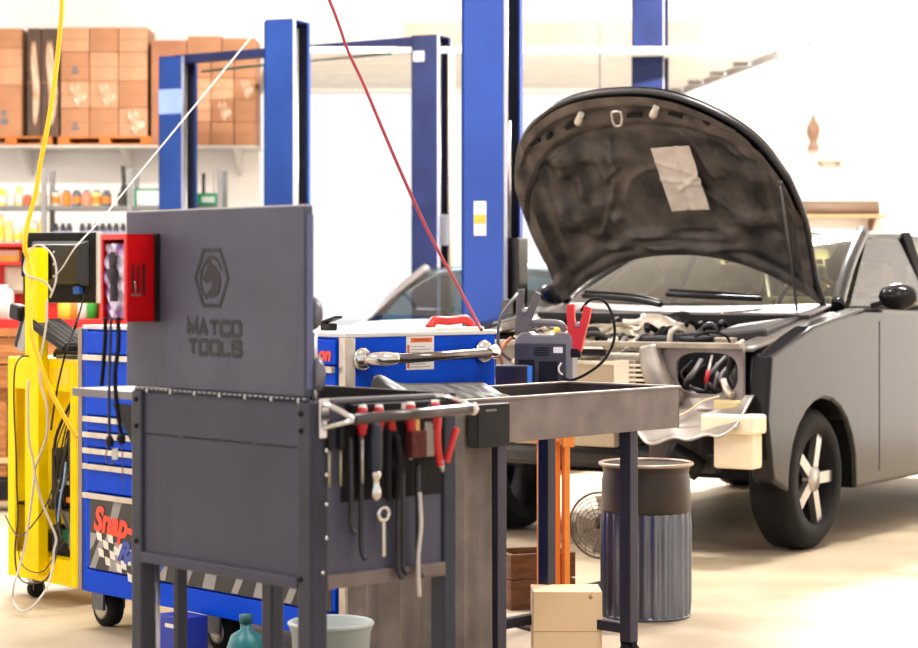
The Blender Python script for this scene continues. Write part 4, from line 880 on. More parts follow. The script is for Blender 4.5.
# lower gear under the valance
m=MB(); m.box(-0.60,0.60,-0.96,-0.86,0.36,0.44); m.build('crossmember',bay_dark,bc,0.02)
m=MB(); m.box(0.30,0.56,-1.0,-0.86,0.40,0.66); m.build('splash_shield',mat('shield_dark',(66,56,50),0.5,0.1,(40,34,32),8),bc,0.02)
m=MB(); m.cyl((0.46,-1.10,0.46),(0.56,-1.02,0.38),0.05,n=20); m.lathe([(0,0)],(0,0,0),3) if False else None; m.build('horn',black_pl,bc)
m=MB(); m.bar((0.34,-1.12,0.575),(0.50,-1.10,0.57),0.02,0.02); m.build('pale_bracket',white_pl,bc,0.003)
m=MB(); m.tube(spline([(0.48,-1.14,0.60),(0.56,-1.14,0.63),(0.64,-1.14,0.68),(0.70,-1.12,0.70)],6),0.004,6); m.build('yellow_wire',cream,bc)
m=MB(); m.box(0.62,0.86,-1.14,-1.0,0.545,0.625); m.box(0.66,0.84,-1.10,-1.0,0.40,0.545); m.build('impact_foam',mat('foam_cream',(246,232,204),0.7,0,(236,218,186),6),bc,0.012)
m=MB(); m.box(0.64,0.76,-1.06,-0.98,0.625,0.68); m.build('foam_cap',mat('foam_tan',(206,186,140),0.7),bc,0.01)
# lamp cavity hoses
rnd=random.Random(3)
for k in range(9):
    x=0.47+0.028*k+rnd.uniform(-0.01,0.01); z=0.86-rnd.uniform(0,0.05)
    m=MB(); m.tube(spline([(x,-0.90,z),(x+rnd.uniform(-0.05,0.05),-0.98,z-0.05),(x+rnd.uniform(-0.06,0.06),-0.97,z-0.10),(x+rnd.uniform(-0.05,0.05),-0.92,0.70)],5),rnd.choice([0.006,0.009,0.012]),8); m.build('lamp_wire',rnd.choice([black_rub,bay_dark,bay_metal,cord_grey]),bc)
m=MB(); m.tube([(0.585,-0.99,0.80),(0.58,-1.0,0.745)],0.009,8); m.build('red_lead',red_tool,bc)
m=MB(); m.tube(spline([(0.66,-1.0,0.76),(0.69,-1.03,0.72),(0.72,-1.04,0.70)],4),0.015,10); m.build('lamp_connector',bay_metal,bc)
# engine
m=MB(); m.box(-0.46,0.22,-0.84,-0.12,0.46,0.86); m.build('engine_block',bay_dark,bc,0.04)
def plen(u,v):
    x=-0.46+0.52*u; y=-0.66+0.36*v
    z=0.915+0.055*math.sin(math.pi*min(1,max(0,u*1.0)))**0.4*math.sin(math.pi*v)**0.35+0.006*math.cos(v*2*math.pi*7)*math.sin(math.pi*u)**0.3
    return (x,y,z)
m=MB(); m.grid(plen,24,60); m.box(-0.46,0.06,-0.66,-0.30,0.86,0.915); m.build('intake_plenum',bay_cream,bc)
m=MB(); m.grid(lambda u,v:(-0.42+0.56*u,-0.80+0.10*v,0.90+0.02*math.sin(u*20)*math.sin(v*3.1)+0.022*math.sin(3.14*v)),40,8); m.box(-0.42,0.14,-0.80,-0.70,0.84,0.90); m.build('fuel_rail_cover',bay_metal,bc)
m=MB(); m.lathe([(0,0),(0.03,0),(0.032,0.02),(0.02,0.03),(0,0.03)],(-0.30,-0.70,0.935),16); m.build('oil_cap',mat('cap_yellow',(240,200,40),0.5),bc)
m=MB(); m.tube(spline([(0.02,-0.45,0.97),(0.10,-0.50,0.965),(0.18,-0.52,0.93),(0.26,-0.56,0.92)],6),[0.055]*7+[0.06]*6+[0.065]*6,14); m.build('intake_elbow',mat('elbow_pale',(206,196,182),0.5,0.1,(170,160,146),10),bc)
m=MB(); m.box(0.20,0.44,-0.84,-0.60,0.78,0.925); m.build('battery',black_pl,bc,0.008)
m=MB(); m.box(0.19,0.45,-0.85,-0.59,0.915,0.935); m.box(0.34,0.38,-0.86,-0.58,0.90,0.95); m.build('battery_lid',mat('battery_dark',(40,42,50),0.45),bc,0.006)
m=MB(); m.tube(spline([(0.34,-0.86,0.80),(0.34,-0.865,0.93),(0.35,-0.84,0.965),(0.37,-0.80,0.955)],5),0.014,8); m.build('battery_strap',bay_metal,bc)
m=MB(); m.obox((0.55,-0.45,0.955),(0.27,0.46,0.05),(R(6),R(-6),R(4))); m.obox((0.55,-0.45,0.91),(0.24,0.42,0.08),(R(6),R(-6),R(4))); m.build('air_box',mat('airbox',(52,50,52),0.4,0,(42,40,42),12),bc,0.012)
m=MB(); m.obox((0.53,-0.71,0.905),(0.10,0.03,0.05)); m.build('air_box_clip',bay_metal,bc,0.005)
m=MB(); m.box(0.20,0.34,-0.30,-0.18,0.93,1.005); m.build('fluid_reservoir',cream,bc,0.015,seg=3)
m=MB(); m.lathe([(0,0),(0.028,0),(0.03,0.03),(0,0.032)],(0.30,-0.24,1.004),16); m.build('reservoir_cap',bay_metal,bc)
m=MB(); m.ball((0.10,-0.28,0.96),0.10,sq=(1,0.7,0.75)) ; m.build('brake_booster',black_pl,bc)
m=MB(); m.obox((-0.02,-0.26,1.0),(0.10,0.05,0.03)); m.build('coil_pack',mat('coil_rust',(196,138,84),0.6),bc,0.006)
m=MB(); m.tube(spline([(-0.08,-0.32,1.01),(-0.05,-0.36,1.0),(-0.06,-0.42,0.985),(-0.12,-0.44,0.985)],5),0.014,8); m.build('vacuum_hose',white_pl,bc)
for k in range(46):
    x=rnd.uniform(-0.55,0.60); y=rnd.uniform(-0.88,-0.22); z=0.905+rnd.uniform(-0.02,0.06)+0.05*(y+0.9)
    a=rnd.uniform(0,6.28); l=rnd.uniform(0.10,0.26)
    p=[(x,y,z)]
    for j in range(3):
        a+=rnd.uniform(-0.9,0.9); x+=math.cos(a)*l/3; y+=math.sin(a)*l/3; x=max(-0.60,min(0.62,x)); y=max(-0.93,min(-0.22,y)); p.append((x,y,z+rnd.uniform(-0.02,0.025)-(0.03 if j==2 else 0)))
    m=MB(); m.tube(spline(p,5),rnd.choice([0.006,0.008,0.011,0.014]),8); m.build('hose',rnd.choice([black_rub,black_rub,bay_dark,bay_metal,bay_cream,cord_grey]),bc)
for k in range(26):
    x=rnd.uniform(-0.58,0.20); y=rnd.uniform(-0.92,-0.70); z=0.86+rnd.uniform(0,0.05)
    m=MB(); m.obox((x,y,z),(rnd.uniform(0.02,0.07),rnd.uniform(0.02,0.05),rnd.uniform(0.02,0.05)),(rnd.uniform(-0.5,0.5),rnd.uniform(-0.5,0.5),rnd.uniform(0,3))); m.build('engine_fitting',rnd.choice([bay_metal,bay_dark,bay_cream,black_pl]),bc,0.005)
for k in range(12):
    x=rnd.uniform(-0.66,-0.40); y=rnd.uniform(-0.85,-0.20); z=0.90+rnd.uniform(0,0.07)
    m=MB(); m.obox((x,y,z),(rnd.uniform(0.04,0.10),rnd.uniform(0.03,0.08),rnd.uniform(0.03,0.06)),(rnd.uniform(-0.3,0.3),rnd.uniform(-0.3,0.3),rnd.uniform(0,3))); m.build('engine_fitting',rnd.choice([bay_metal,bay_dark,bay_cream,cream]),bc,0.006)

# ------------------------------------------------------------------ vehicle lifts
def column(root, loc, rz, h, m_front, m_dark, wx=0.21, wy=0.26):
    M=Matrix.Translation(loc) @ Matrix.Rotation(rz,4,'Z')
    a,b=wx/2,wy/2
    m=MB(); m.M=M; m.box(-a,a,-b,-b+0.014,0,h); m.box(-a,-a+0.014,-b,b,0,h); m.box(-a,a,b-0.014,b,0,h); m.box(-a,a,-b,b,h-0.01,h)
    c=m.build('column',m_front,root)
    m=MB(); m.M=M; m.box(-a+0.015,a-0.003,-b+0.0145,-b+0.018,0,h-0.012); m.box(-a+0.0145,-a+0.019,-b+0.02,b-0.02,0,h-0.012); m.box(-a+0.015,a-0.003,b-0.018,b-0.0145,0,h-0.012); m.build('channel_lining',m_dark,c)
    m=MB(); m.M=M; m.box(a-0.004,a+0.004,-b,-b+0.040,0,h); m.build('lip',mat('lip_pale',(150,152,172),0.4,0.2),c)
    m=MB(); m.M=M; m.box(a-0.004,a+0.004,b-0.04,b,0,h); m.build('lip',m_front,c)
    m=MB(); m.M=M; m.box(-0.25,0.25,-0.22,0.22,0,0.015); m.build('base_plate',m_front,root,0.003)
    m=MB(); m.M=M; m.cyl((a-0.05,0.03,0.02),(a-0.05,0.03,h-0.05),0.012,n=10); m.build('cable',steel,root)
    return M
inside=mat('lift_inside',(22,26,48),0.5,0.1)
lA=thing('vehicle_lift','rear blue two column lift joined by an overhead beam','vehicle lift',(0,0,0))
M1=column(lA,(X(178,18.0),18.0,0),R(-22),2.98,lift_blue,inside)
m=MB(); m.M=M1; m.box(-0.105,0.105,-0.133,-0.13,2.51,2.71); m.build('maker_plate',mat('plate_pale',(120,145,200),0.3,0.2),lA)
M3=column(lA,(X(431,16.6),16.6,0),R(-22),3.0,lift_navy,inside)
a=Vector((X(178,18.0),18.0,2.96)); b=Vector((X(431,16.6),16.6,2.97))
m=MB(); m.bar(a,b,0.10,0.07); m.build('overhead_beam',lift_navy,lA,0.004)
m=MB(); m.tube([a+Vector((0.2,-0.05,-0.1)),a.lerp(b,0.5)+Vector((0,0,-0.085)),b+Vector((-0.3,0,-0.1))],0.010,8); m.build('equaliser_cable',mat('cable_green',(20,70,66),0.5),lA)
m=MB(); m.M=M3; m.box(0.115,0.17,-0.10,-0.02,1.42,1.65); cbx=m.build('control_box',mat('box_mid',(84,86,92),0.4),lA,0.006)
m=MB(); m.M=M3; m.ball((0.14,-0.10,1.60),0.012); m.build('pilot_light',mat('pilot_red',(240,30,30),0.4,emit=((255,40,30),1.5)),cbx)
m=MB(); m.M=M3; m.cyl((0.155,0.02,0.9),(0.155,0.02,2.9),0.025,n=14); m.build('conduit',mat('conduit_tan',(222,206,190),0.5),lA)
m=MB(); m.M=M3; m.box(-0.09,0.0,-0.1335,-0.13,2.80,2.88); m.build('cap_plate',mat('plate_grey',(150,150,160),0.4),lA)
for dz in (0.0,):
    for xx in (-0.085,0.08,0.112): 
        m=MB(); m.M=M3; m.ball((xx,-0.132,2.48),0.012); m.build('bolt',steel,lA)
lB=thing('vehicle_lift','front bright blue two column lift, one column beside the black car','vehicle lift',(0,0,0))
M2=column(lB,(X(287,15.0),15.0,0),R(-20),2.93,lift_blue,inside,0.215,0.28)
lift_bright=mat('lift_bright',(20,68,160),0.4,0.0,(16,60,148),2,coat=0.2)
M4=column(lB,(X(492,11.0),11.0,0),R(-22),2.93,lift_bright,inside,0.225,0.26)
for xx in (-0.08,0.06,0.10):
    m=MB(); m.M=M2; m.ball((xx,-0.142,2.70),0.016); m.build('bolt',white_pl,lB)
m=MB(); m.M=M4; m.box(-0.045,0.02,-0.1325,-0.13,1.395,1.565); pl=m.build('instruction_plate',white_paper,lB)
m=MB(); m.M=M4; m.box(-0.043,0.018,-0.134,-0.1325,1.455,1.50); m.build('orange_band',mat('plate_orange',(240,180,70),0.5),pl)
m=MB(); m.M=M4; m.box(-0.125,-0.1125,-0.06,0.02,1.41,1.58); m.build('switch_box',black_pl,lB,0.004)
m=MB(); m.M=M4; m.box(0.06,0.16,-0.05,0.09,0.80,1.385); m.build('carriage',mat('carriage_steel',(78,74,72),0.22,0.85,(52,50,50),3),lB,0.008)
m=MB(); m.M=M4; m.cyl((0.085,0.0,1.38),(0.085,0.0,1.97),0.016,n=14); m.build('cylinder_rod',steel,lB)
m=MB(); m.M=M4; m.box(0.115,0.15,-0.17,-0.10,0.70,1.08); m.build('arm_stop',mat('stop_grey',(90,88,90),0.4,0.4),lB,0.004)
for M_ in (M2,):
    m=MB(); m.M=M_; m.bar((0.10,0.0,0.14),(0.42,-0.12,0.13),0.10,0.07); m.lathe([(0,0.0),(0.06,0),(0.06,0.03),(0,0.03)],(0.42,-0.12,0.165),20); m.build('lift_arm',lift_blue,lB,0.004)
lC=thing('vehicle_lift','navy lift column standing alone behind the raised hood','vehicle lift',(0,0,0))
M5=column(lC,(X(650,17.0),17.0,0),R(-17),3.34,lift_navy,inside,0.245,0.2)

# ------------------------------------------------------------------ rack of boxes on the left wall
rk=thing('wall_rack','high storage rack deck carrying the cardboard stacks','rack',(0,0,0))
m=MB(); m.box(-5.0,X(258,19.5),19.35,19.98,2.325,2.34); m.build('deck',mat('deck_white',(216,212,208),0.6),rk)
for x in (-4.8,-3.9,-3.0,-2.0):
    m=MB(); m.prism([(19.40,2.325),(19.99,2.325),(19.99,2.10)],lambda u,v,k:(x+0.03*k,u,v)); m.build('bracket',MATS['deck_white'],rk)
def pallet(x0,x1,label):
    p=thing('pallet',label,'pallet',((x0+x1)/2,19.62,2.34),0,'pallets on the high rack'); w2=(x1-x0)/2
    m=MB(); m.box(-w2,w2,-0.27,0.27,0.062,0.08); m.build('deck_boards',wood_or,p,0.002)
    for x in (-w2+0.05,0,w2-0.05):
        m=MB(); m.box(x-0.05,x+0.05,-0.27,0.27,0.018,0.062); m.build('block',wood_or,p,0.002)
    m=MB(); m.box(-w2,w2,-0.27,-0.17,0.0,0.018); m.box(-w2,w2,0.17,0.27,0,0.018); m.build('base_boards',wood_or,p,0.002)
d9=19.36
pallet(X(-30,d9),X(52,d9),'orange wooden pallet under the dark wrapped cartons')
pallet(X(58,d9),X(152,d9),'orange wooden pallet under the big brown carton stack')
def carton(px0,px1,y0,y1,label,grp,mm,wrap=False,mark=False,dep=0.5):
    x0,x1=X(px0,d9)+0.003,X(px1,d9)-0.003; z0,z1=Z(y1,d9),Z(y0,d9)
    o=thing('cardboard_box',label,'box',((x0+x1)/2,d9+dep/2,z0+0.0005),0,grp); w2=(x1-x0)/2; h=z1-z0-0.002
    m=MB(); m.box(-w2,w2,-dep/2,dep/2,0,h); m.build('carton',mm,o,0.006)
    m=MB(); m.box(-w2*0.98,w2*0.98,-dep/2-0.0015,-dep/2,h*0.5-0.004,h*0.5+0.004); m.build('seam',mat('carton_seam',(160,112,79),0.7),o)
    if mark:
        m=MB(); m.box(-0.03,0.035,-dep/2-0.003,-dep/2-0.001,h*0.25,h*0.36); m.box(-0.02,0.02,-dep/2-0.003,-dep/2-0.001,h*0.40,h*0.52); m.build('print_mark',mat('mark_grey',(104,104,110),0.6),o)
    if wrap:
        big=h<1.0; z_0,hh=(h*0.12,h*0.75) if big else (0.02,0.42)
        m=MB(); m.grid(lambda u,v:(w2*(0.15+0.2*math.sin(v*5)) + w2*1.3*(u-0.5)*math.sin(math.pi*(0.08+0.84*v))**0.5*(0.8 if big else 0.4), -dep/2-0.006-0.005*math.sin(u*7+v*11),z_0+hh*v+0.02*math.sin(u*9)),10,12); m.build('loose_film',film,o,solid=0.001)
    return o
rows=[(27,52,'top row'),(52,81,'second row from the top'),(81,108,'third row from the top'),(108,137,'bottom row')]
cols=[(60.5,89.5,'left column'),(89.5,118.5,'middle column'),(118.5,147.5,'right column')]
pr=random.Random(5)
for y0,y1,rn in rows:
    for c0,c1,cn in cols:
        carton(c0,c1,y0,y1,'brown cardboard box, %s, %s of the big stack'%(rn,cn),'boxes in the big stack on the rack',pr.choice([cardboard,cardboard,cardboard2]),wrap=(rn,cn) in (('third row from the top','middle column'),('bottom row','right column'),('third row from the top','left column')),mark=(cn=='left column' and rn!='top row' and not rn.startswith('third')))
for y0,y1,rn in ((28,48,'top'),(48,85,'middle'),(85,137,'bottom')):
    carton(-14,22,y0,y1,'%s brown cardboard box of the stack at the far left of the rack'%rn,'boxes at the left end of the rack',cardboard2 if rn=='middle' else cardboard,mark=(rn=='bottom'))
for a,b,n in ((27,41,'left'),(41,59,'right')):
    carton(a,b,28,137,'%s one of two tall dark wrapped cartons between the brown stacks'%n,'tall dark cartons on the rack',cardboard3,wrap=True,dep=0.36)
rk2=[(56,78,'top row'),(78,100,'second row'),(100,122,'third row'),(122,146,'bottom row')]
for y0,y1,rn in rk2:
    for c0,c1,cn in ((188,211,'left column'),(211,234,'middle column'),(234,256,'right column')):
        carton(c0,c1,y0,y1,'film wrapped box, %s, %s of the stack between the lift columns'%(rn,cn),'boxes between the lift columns',pr.choice([cardboard,cardboard2,mat('cardboard_red',(174,118,84),0.65,0,(154,100,70),3)]),wrap=(rn,cn) in (('third row','middle column'),('second row','right column')))
carton(151,187,40,146,'tall brown cardboard carton partly hidden behind the rear lift column','boxes between the lift columns',MATS['cardboard_red'])
carton(187,222,36,56,'wide cardboard box lying on top at the left of the wrapped stack','boxes between the lift columns',cardboard)
carton(222,256,38,56,'wide cardboard box lying on top at the right of the wrapped stack','boxes between the lift columns',cardboard)

# ------------------------------------------------------------------ grey shelf unit with bottles
ds=18.6
su=thing('shelf_unit','long grey steel shelf unit of bottles against the back wall','shelf',(0,0,0))
zA,zB,zC_=1.785,1.475,1.15
xL,xR=-4.6,X(220,ds)
for x in (xL,X(44,ds),X(130,ds),xR):
    for y in (ds,ds+0.38):
        m=MB(); m.box(x-0.022,x+0.022,y-0.02,y+0.02,0,2.1); m.build('upright',grey_shelf,su,0.003)
for z in (0.15,0.65,zC_,zB,zA):
    m=MB(); m.box(xL,xR,ds-0.005,ds+0.40,z-0.035,z); m.build('shelf_board',mat('board_grey',(118,118,118),0.45,0.2),su,0.002)
def bottle(px,zb,h,w,cm,capm,lm,label,grp,name='bottle'):
    o=thing(name,label,'bottle',(X(px,ds),ds+0.09,zb),0,grp)
    m=MB(); m.lathe([(0,0),(w*0.97,0),(w,h*0.04),(w,h*0.76),(w*0.92,h*0.84),(w*0.6,h*0.88),(w*0.6,h*0.91)],(0,0,0),16); m.build('body',cm,o)
    MB().lathe([(w*0.66,h*0.89),(w*0.66,h),(0,h)],(0,0,0),14).build('cap',capm,o)
    MB().lathe([(w*1.03,h*0.16),(w*1.03,h*0.60)],(0,0,0),16,caps=False).build('label',lm,o)
cY=mat('bottle_yellow',(224,200,64),0.4); cW=mat('bottle_white',(206,200,190),0.4); cO=mat('bottle_orange',(214,132,44),0.45); cS=mat('bottle_salmon',(212,140,112),0.45); cG=mat('bottle_grey',(92,94,104),0.4); cK=mat('bottle_dark',(44,48,62),0.4); cLv=mat('label_lavender',(170,165,195),0.5); cRb=mat('bottle_redbrown',(196,96,60),0.5); cCr=mat('bottle_cream',(222,208,130),0.4)
up=[(54,cW,cG,cO,'white bottle with orange label'),(64.6,cO,cG,cO,'orange bottle with grey cap'),(75,cG,cG,cO,'grey bottle with orange label'),(85,cS,cG,cS,'salmon pink bottle'),(95,cCr,cG,cO,'cream bottle with orange label'),(105,cG,cG,cO,'dark grey bottle with orange label')]
for i,(px,a,b,c,n) in enumerate(up): bottle(px,zA,0.135,0.040,a,b,c,n+', %s from the left in the upper middle bay'%ORD[i],'bottles in the upper middle bay')
for i,px in enumerate((54,61,67.5,74,80.5,87.5,94.5,101,107.6,114.5,121.5)):
    if i==3: continue
    j=i if i<3 else i-1
    bottle(px,zB,0.165,0.026,cK,cK,cLv,'dark bottle with lavender label, %s from the left in the lower middle bay'%ORD[j],'dark bottles in the lower middle bay')
bottle(74,zB,0.06,0.030,cW,cW,cW,'small white pot among the dark bottles in the lower middle bay','dark bottles in the lower middle bay','pot')
for i,(px,a,h,n) in enumerate(((0,cY,0.15,'yellow'),(8.5,cW,0.12,'white'),(17,cCr,0.17,'cream'),(25.5,cRb,0.10,'red-brown'),(34,cW,0.15,'tall white'),(41.5,cY,0.12,'yellow'))):
    bottle(px,zA,h,0.036,a,a if i!=2 else cY,cW if i!=3 else cRb,n+' bottle, %s from the left edge on the upper left bay'%ORD[i],'bottles in the upper left bay')
for i,(px,a,h,n) in enumerate(((-2,cCr,0.24,'tall cream'),(7,cCr,0.19,'pale cream'),(15.5,cW,0.13,'white'),(24,cCr,0.15,'cream'),(32.5,cW,0.19,'white'),(41,cY,0.21,'tall yellow'))):
    bottle(px,zB,h,0.036,a,a,cY if i%2==0 else cCr,n+' bottle, %s from the left edge on the lower left bay'%ORD[i],'bottles in the lower left bay')
o=thing('green_tray','green framed white plastic case on the upper shelf by the rear lift column','case',(X(150,ds),ds+0.1,zA),0)
m=MB(); m.box(-0.14,0.14,-0.05,0.05,0.0,0.145); m.build('case',mat('case_white',(222,226,220),0.4),o,0.012); m=MB(); m.box(-0.145,-0.118,-0.055,0.055,0,0.15); m.box(-0.118,0.14,-0.055,0.055,0.13,0.15); m.build('frame',green_p,o,0.006)
o=thing('bottle_jack','green steel jack with upright handle on the upper shelf right of the rear lift column','jack',(X(204.5,ds),ds+0.1,zA),0)
m=MB(); m.box(-0.11,0.11,-0.05,0.05,0,0.11); m.build('body',green_p,o,0.012); MB().box(-0.03,0.08,-0.053,-0.05,0.03,0.08).build('plate',mat('plate_white',(200,215,205),0.5),o); MB().cyl((-0.02,0,0.11),(-0.02,0,0.28),0.014,n=12).build('handle',black_pl,o); MB().cyl((0.07,0,0.11),(0.07,0,0.30),0.006,n=8).build('rod',steel,o)
o=thing('brush','dark long handled brush standing on the shelf before the bay post','brush',(X(121.5,ds),ds+0.08,zA),0)
MB().tube(spline([(0,0,0.0),(0.0,0,0.1),(0.01,0,0.16),(0,0,0.34)],5),[0.045]*6+[0.03]*5+[0.018]*5,10).build('bristle_head',mat('brush_dark',(52,54,50),0.7),o)

# ------------------------------------------------------------------ work bench and red pegboard cabinet
wb=thing('workbench','wooden workbench with thick plank front behind the yellow cart','workbench',(0,0,0))
b0,b1,yb=-3.1,X(140,11.6),11.6
m=MB(); m.box(b0,b1,yb,yb+0.65,0.875,0.915); m.build('top',wood,wb,0.004)
for i,(za,zb_) in enumerate(((0.73,0.87),(0.60,0.72))):
    m=MB(); m.box(b0,b1,yb+0.02,yb+0.06,za,zb_); m.build('apron_plank',wood,wb,0.004)
for x in (b0+0.05,(b0+b1)/2-0.05,b1-0.05):
    for y in (yb+0.06,yb+0.56):
        m=MB(); m.box(x-0.04,x+0.04,y,y+0.08,0,0.875); m.build('leg',wood,wb,0.004)
m=MB(); m.box(b0,b1,yb+0.05,yb+0.62,0.20,0.23); m.build('lower_shelf',mat('shelf_pale_wood',(206,186,140),0.6),wb,0.003)
stuff=[('parts_case','black plastic parts case on the lower bench shelf at the far left',-2.62,0.40,0.20,black_pl,0),('parts_case','dark grey parts case lying on the lower bench shelf behind the yellow post',-2.20,0.34,0.16,mat('case_grey',(70,66,66),0.5),0),('parts_case','black toolbox on the lower bench shelf seen through the yellow cart',-1.86,0.26,0.22,black_pl,0)]
for n,l,x,w_,h,mm,q in stuff:
    o=thing(n,l,'case',(x,yb+0.28,0.23)); m=MB(); m.box(-w_/2,w_/2,-0.18,0.18,0,h); m.build('body',mm,o,0.01); m=MB(); m.tube(spline([(-0.06,-0.185,h*0.55),(-0.05,-0.21,h*0.6),(0.05,-0.21,h*0.6),(0.06,-0.185,h*0.55)],4),0.008,8); m.build('handle',mat('handle_mid',(120,116,112),0.4),o); MB().box(-w_/2-0.003,w_/2+0.003,-0.183,0.183,h*0.72,h*0.77).build('seam',mat('seam_pale',(150,146,140),0.5),o)
o=thing('rag_box','red and white open box on the bench shelf at the photo edge','box',(X(4,11.75),11.72,0.23)); 
o.location=(X(-2,11.85),yb+0.30,0.436)
m=MB(); m.box(-0.07,0.07,-0.1,0.1,0,0.10); m.build('carton',mat('carton_red',(190,40,50),0.5),o,0.004); MB().box(-0.071,0.071,-0.103,-0.1,0.02,0.06).build('label',white_paper,o)
# floor boxes before the bench
o=thing('floor_jack','black low trolley jack with steel handle on the floor before the bench','jack',(X(6,11.3),11.25,0),R(10))
m=MB(); m.box(-0.22,0.22,-0.12,-0.08,0.06,0.16); m.box(-0.22,0.22,0.08,0.12,0.06,0.16); m.box(-0.10,0.14,-0.08,0.08,0.08,0.13); m.build('frame',black_pl,o,0.006)
for x,y in ((-0.18,-0.10),(0.18,-0.10),(-0.18,0.10),(0.18,0.10)):
    MB().lathe([(0,-0.03),(0.055,-0.03),(0.06,0),(0.055,0.03),(0,0.03)],(x,y*1.45,0.06),18,0,'y').build('wheel',black_rub,o)
MB().tube([(0.15,0,0.12),(0.26,0.05,0.45)],0.016,10).build('handle',steel,o)
# red pegboard cabinet
rc_=thing('pegboard_cabinet','open red tool cabinet with pegboard back on the workbench','tool cabinet',(0,0,0))
c0,c1,yc=-3.05,X(143,11.8),11.75; zt,zb0=Z(243,11.75),0.915
def hole_mat():
    m=bpy.data.materials.new('pegboard_red'); m.use_nodes=True; nt=m.node_tree; b=nt.nodes['Principled BSDF']; b.inputs['Roughness'].default_value=0.45
    tc=nt.nodes.new('ShaderNodeTexCoord'); vr=nt.nodes.new('ShaderNodeTexVoronoi'); vr.inputs['Scale'].default_value=38; vr.inputs['Randomness'].default_value=0.0
    r=nt.nodes.new('ShaderNodeValToRGB'); r.color_ramp.interpolation='CONSTANT'; r.color_ramp.elements[0].color=lin((120,16,20))+(1,); r.color_ramp.elements[1].position=0.16; r.color_ramp.elements[1].color=lin((222,44,44))+(1,)
    nt.links.new(tc.outputs['Object'],vr.inputs['Vector']); nt.links.new(vr.outputs['Distance'],r.inputs['Fac']); nt.links.new(r.outputs['Color'],b.inputs['Base Color']); return m
rp=mat('red_cab',(226,44,44),0.4,0,(208,34,36),5)
m=MB(); m.box(c0,c1,yc+0.24,yc+0.25,zb0,zt); m.build('pegboard',hole_mat(),rc_)
m=MB(); m.box(c0,c1,yc,yc+0.24,zt-0.02,zt); m.build('top',rp,rc_,0.003)
for x in (c0,X(100,11.75),c1-0.02):
    m=MB(); m.box(x,x+0.03,yc,yc+0.24,zb0,zt-0.02); m.build('divider',rp,rc_,0.003)
m=MB(); m.box(c0,c1,yc,yc+0.24,zb0,zb0+0.012); m.box(c0,c1,yc-0.004,yc,zb0,Z(319,11.75)); m.build('base_shelf',rp,rc_,0.002)
zs_=Z(319,11.75)-0.02
o=thing('box_lid','pale yellow flat carton at the top left of the red cabinet','box',(X(8,11.9),11.90,Z(262,11.9))); o.location.z=Z(262,11.9)
m=MB(); m.box(-0.07,0.07,-0.05,0.05,0,0.065); m.build('carton',mat('carton_yellow',(250,214,110),0.6),o,0.004); MB().box(-0.065,0.065,-0.052,-0.05,0.04,0.06).build('label',white_paper,o)
m=MB(); m.box(X(0,11.75)-0.3,X(24,11.75),yc+0.02,yc+0.24,Z(264.5,11.9),Z(262.2,11.9)); m.build('inner_shelf',rp,rc_)
o=thing('test_meter','tan handheld test meter with rounded frame hanging in the red cabinet','meter',(X(15,11.9),11.93,Z(294,11.9)))
m=MB(); m.box(-0.062,0.062,-0.03,0.055,0,0.16); m.build('body',mat('meter_tan',(206,196,176),0.5),o,0.022,seg=3); m=MB(); m.box(-0.045,0.045,-0.033,-0.028,0.02,0.14); m.build('face',mat('meter_pale',(226,222,206),0.5),o,0.006); MB().box(0.066,0.074,-0.02,0.055,0.0,0.15).build('side_strap',white_pl,o)
def can(px,yb_,h,w,mm,cap,label,dd=11.86,name='can'):
    o=thing(name,label,'can',(X(px,dd),dd,yb_),0,'cans on the red cabinet shelf')
    m=MB(); m.lathe([(0,0),(w,0),(w,h*0.82),(w*0.7,h*0.9),(w*0.4,h*0.92)],(0,0,0),18); m.build('body',mm,o); MB().lathe([(w*0.55,h*0.88),(w*0.55,h),(0,h)],(0,0,0),14).build('cap',cap,o)
zsh=zb0+0.012
for a in ((66,0.155,0.045,cY,cY,'yellow can on the red cabinet shelf below the monitor'),(74,0.15,0.036,cO,white_pl,'orange can beside the yellow can below the monitor'),(83,0.145,0.036,white_pl,white_pl,'white can below the lower right of the monitor'),(92,0.165,0.036,mat('can_green',(60,170,60),0.4),white_pl,'green can below the lower right corner of the monitor')):
    can(a[0],zsh,a[1],a[2],a[3],a[4],a[5])
can(3,zsh,0.22,0.06,white_pl,white_pl,'large white bottle at the left edge in the red cabinet')
can(13,zsh,0.12,0.05,white_pl,red_pl,'short white tub with red lid in the red cabinet')

# ------------------------------------------------------------------ yellow test cart with monitor
MY=Matrix.Translation((-1.703,8.306,0)) @ Matrix.Rotation(ROT,4,'Z')
yc_=thing('test_cart','yellow steel test equipment cart with tall front post on casters','cart',(-1.703,8.306,0),ROT)
YW,YD=0.478,0.40
m=MB(); m.box(0,0.05,0,0.012,0.068,0.885); m.build('corner_frame',yellow,yc_,0.002)
m=MB(); m.box(YW-0.04,YW,0,0.012,0.068,0.885); m.build('corner_frame',yellow,yc_,0.002)
m=MB(); m.box(0.05,YW-0.04,0,0.012,0.775,0.885); m.build('top_panel',yellow,yc_,0.002)
m=MB(); m.box(0.05,YW-0.04,0,0.012,0.068,0.163); m.build('bottom_panel',yellow,yc_,0.002)
m=MB(); m.box(0,0.012,0.012,YD,0.068,0.885); m.build('side_panel',yellow,yc_,0.002)
m=MB(); m.box(YW-0.012,YW,0.012,YD,0.068,0.885); m.build('side_panel',yellow,yc_,0.002)
m=MB(); m.box(0,YW,0,YD,0.883,0.893); m.build('top',mat('top_yellow',(252,226,60),0.45),yc_,0.003)
m=MB(); m.box(0.012,YW-0.012,0.012,YD,0.155,0.163); m.build('shelf',yellow,yc_)
m=MB(); m.box(0.012,YW-0.012,0.03,YD,0.335,0.345); m.build('shelf',black_pl,yc_)
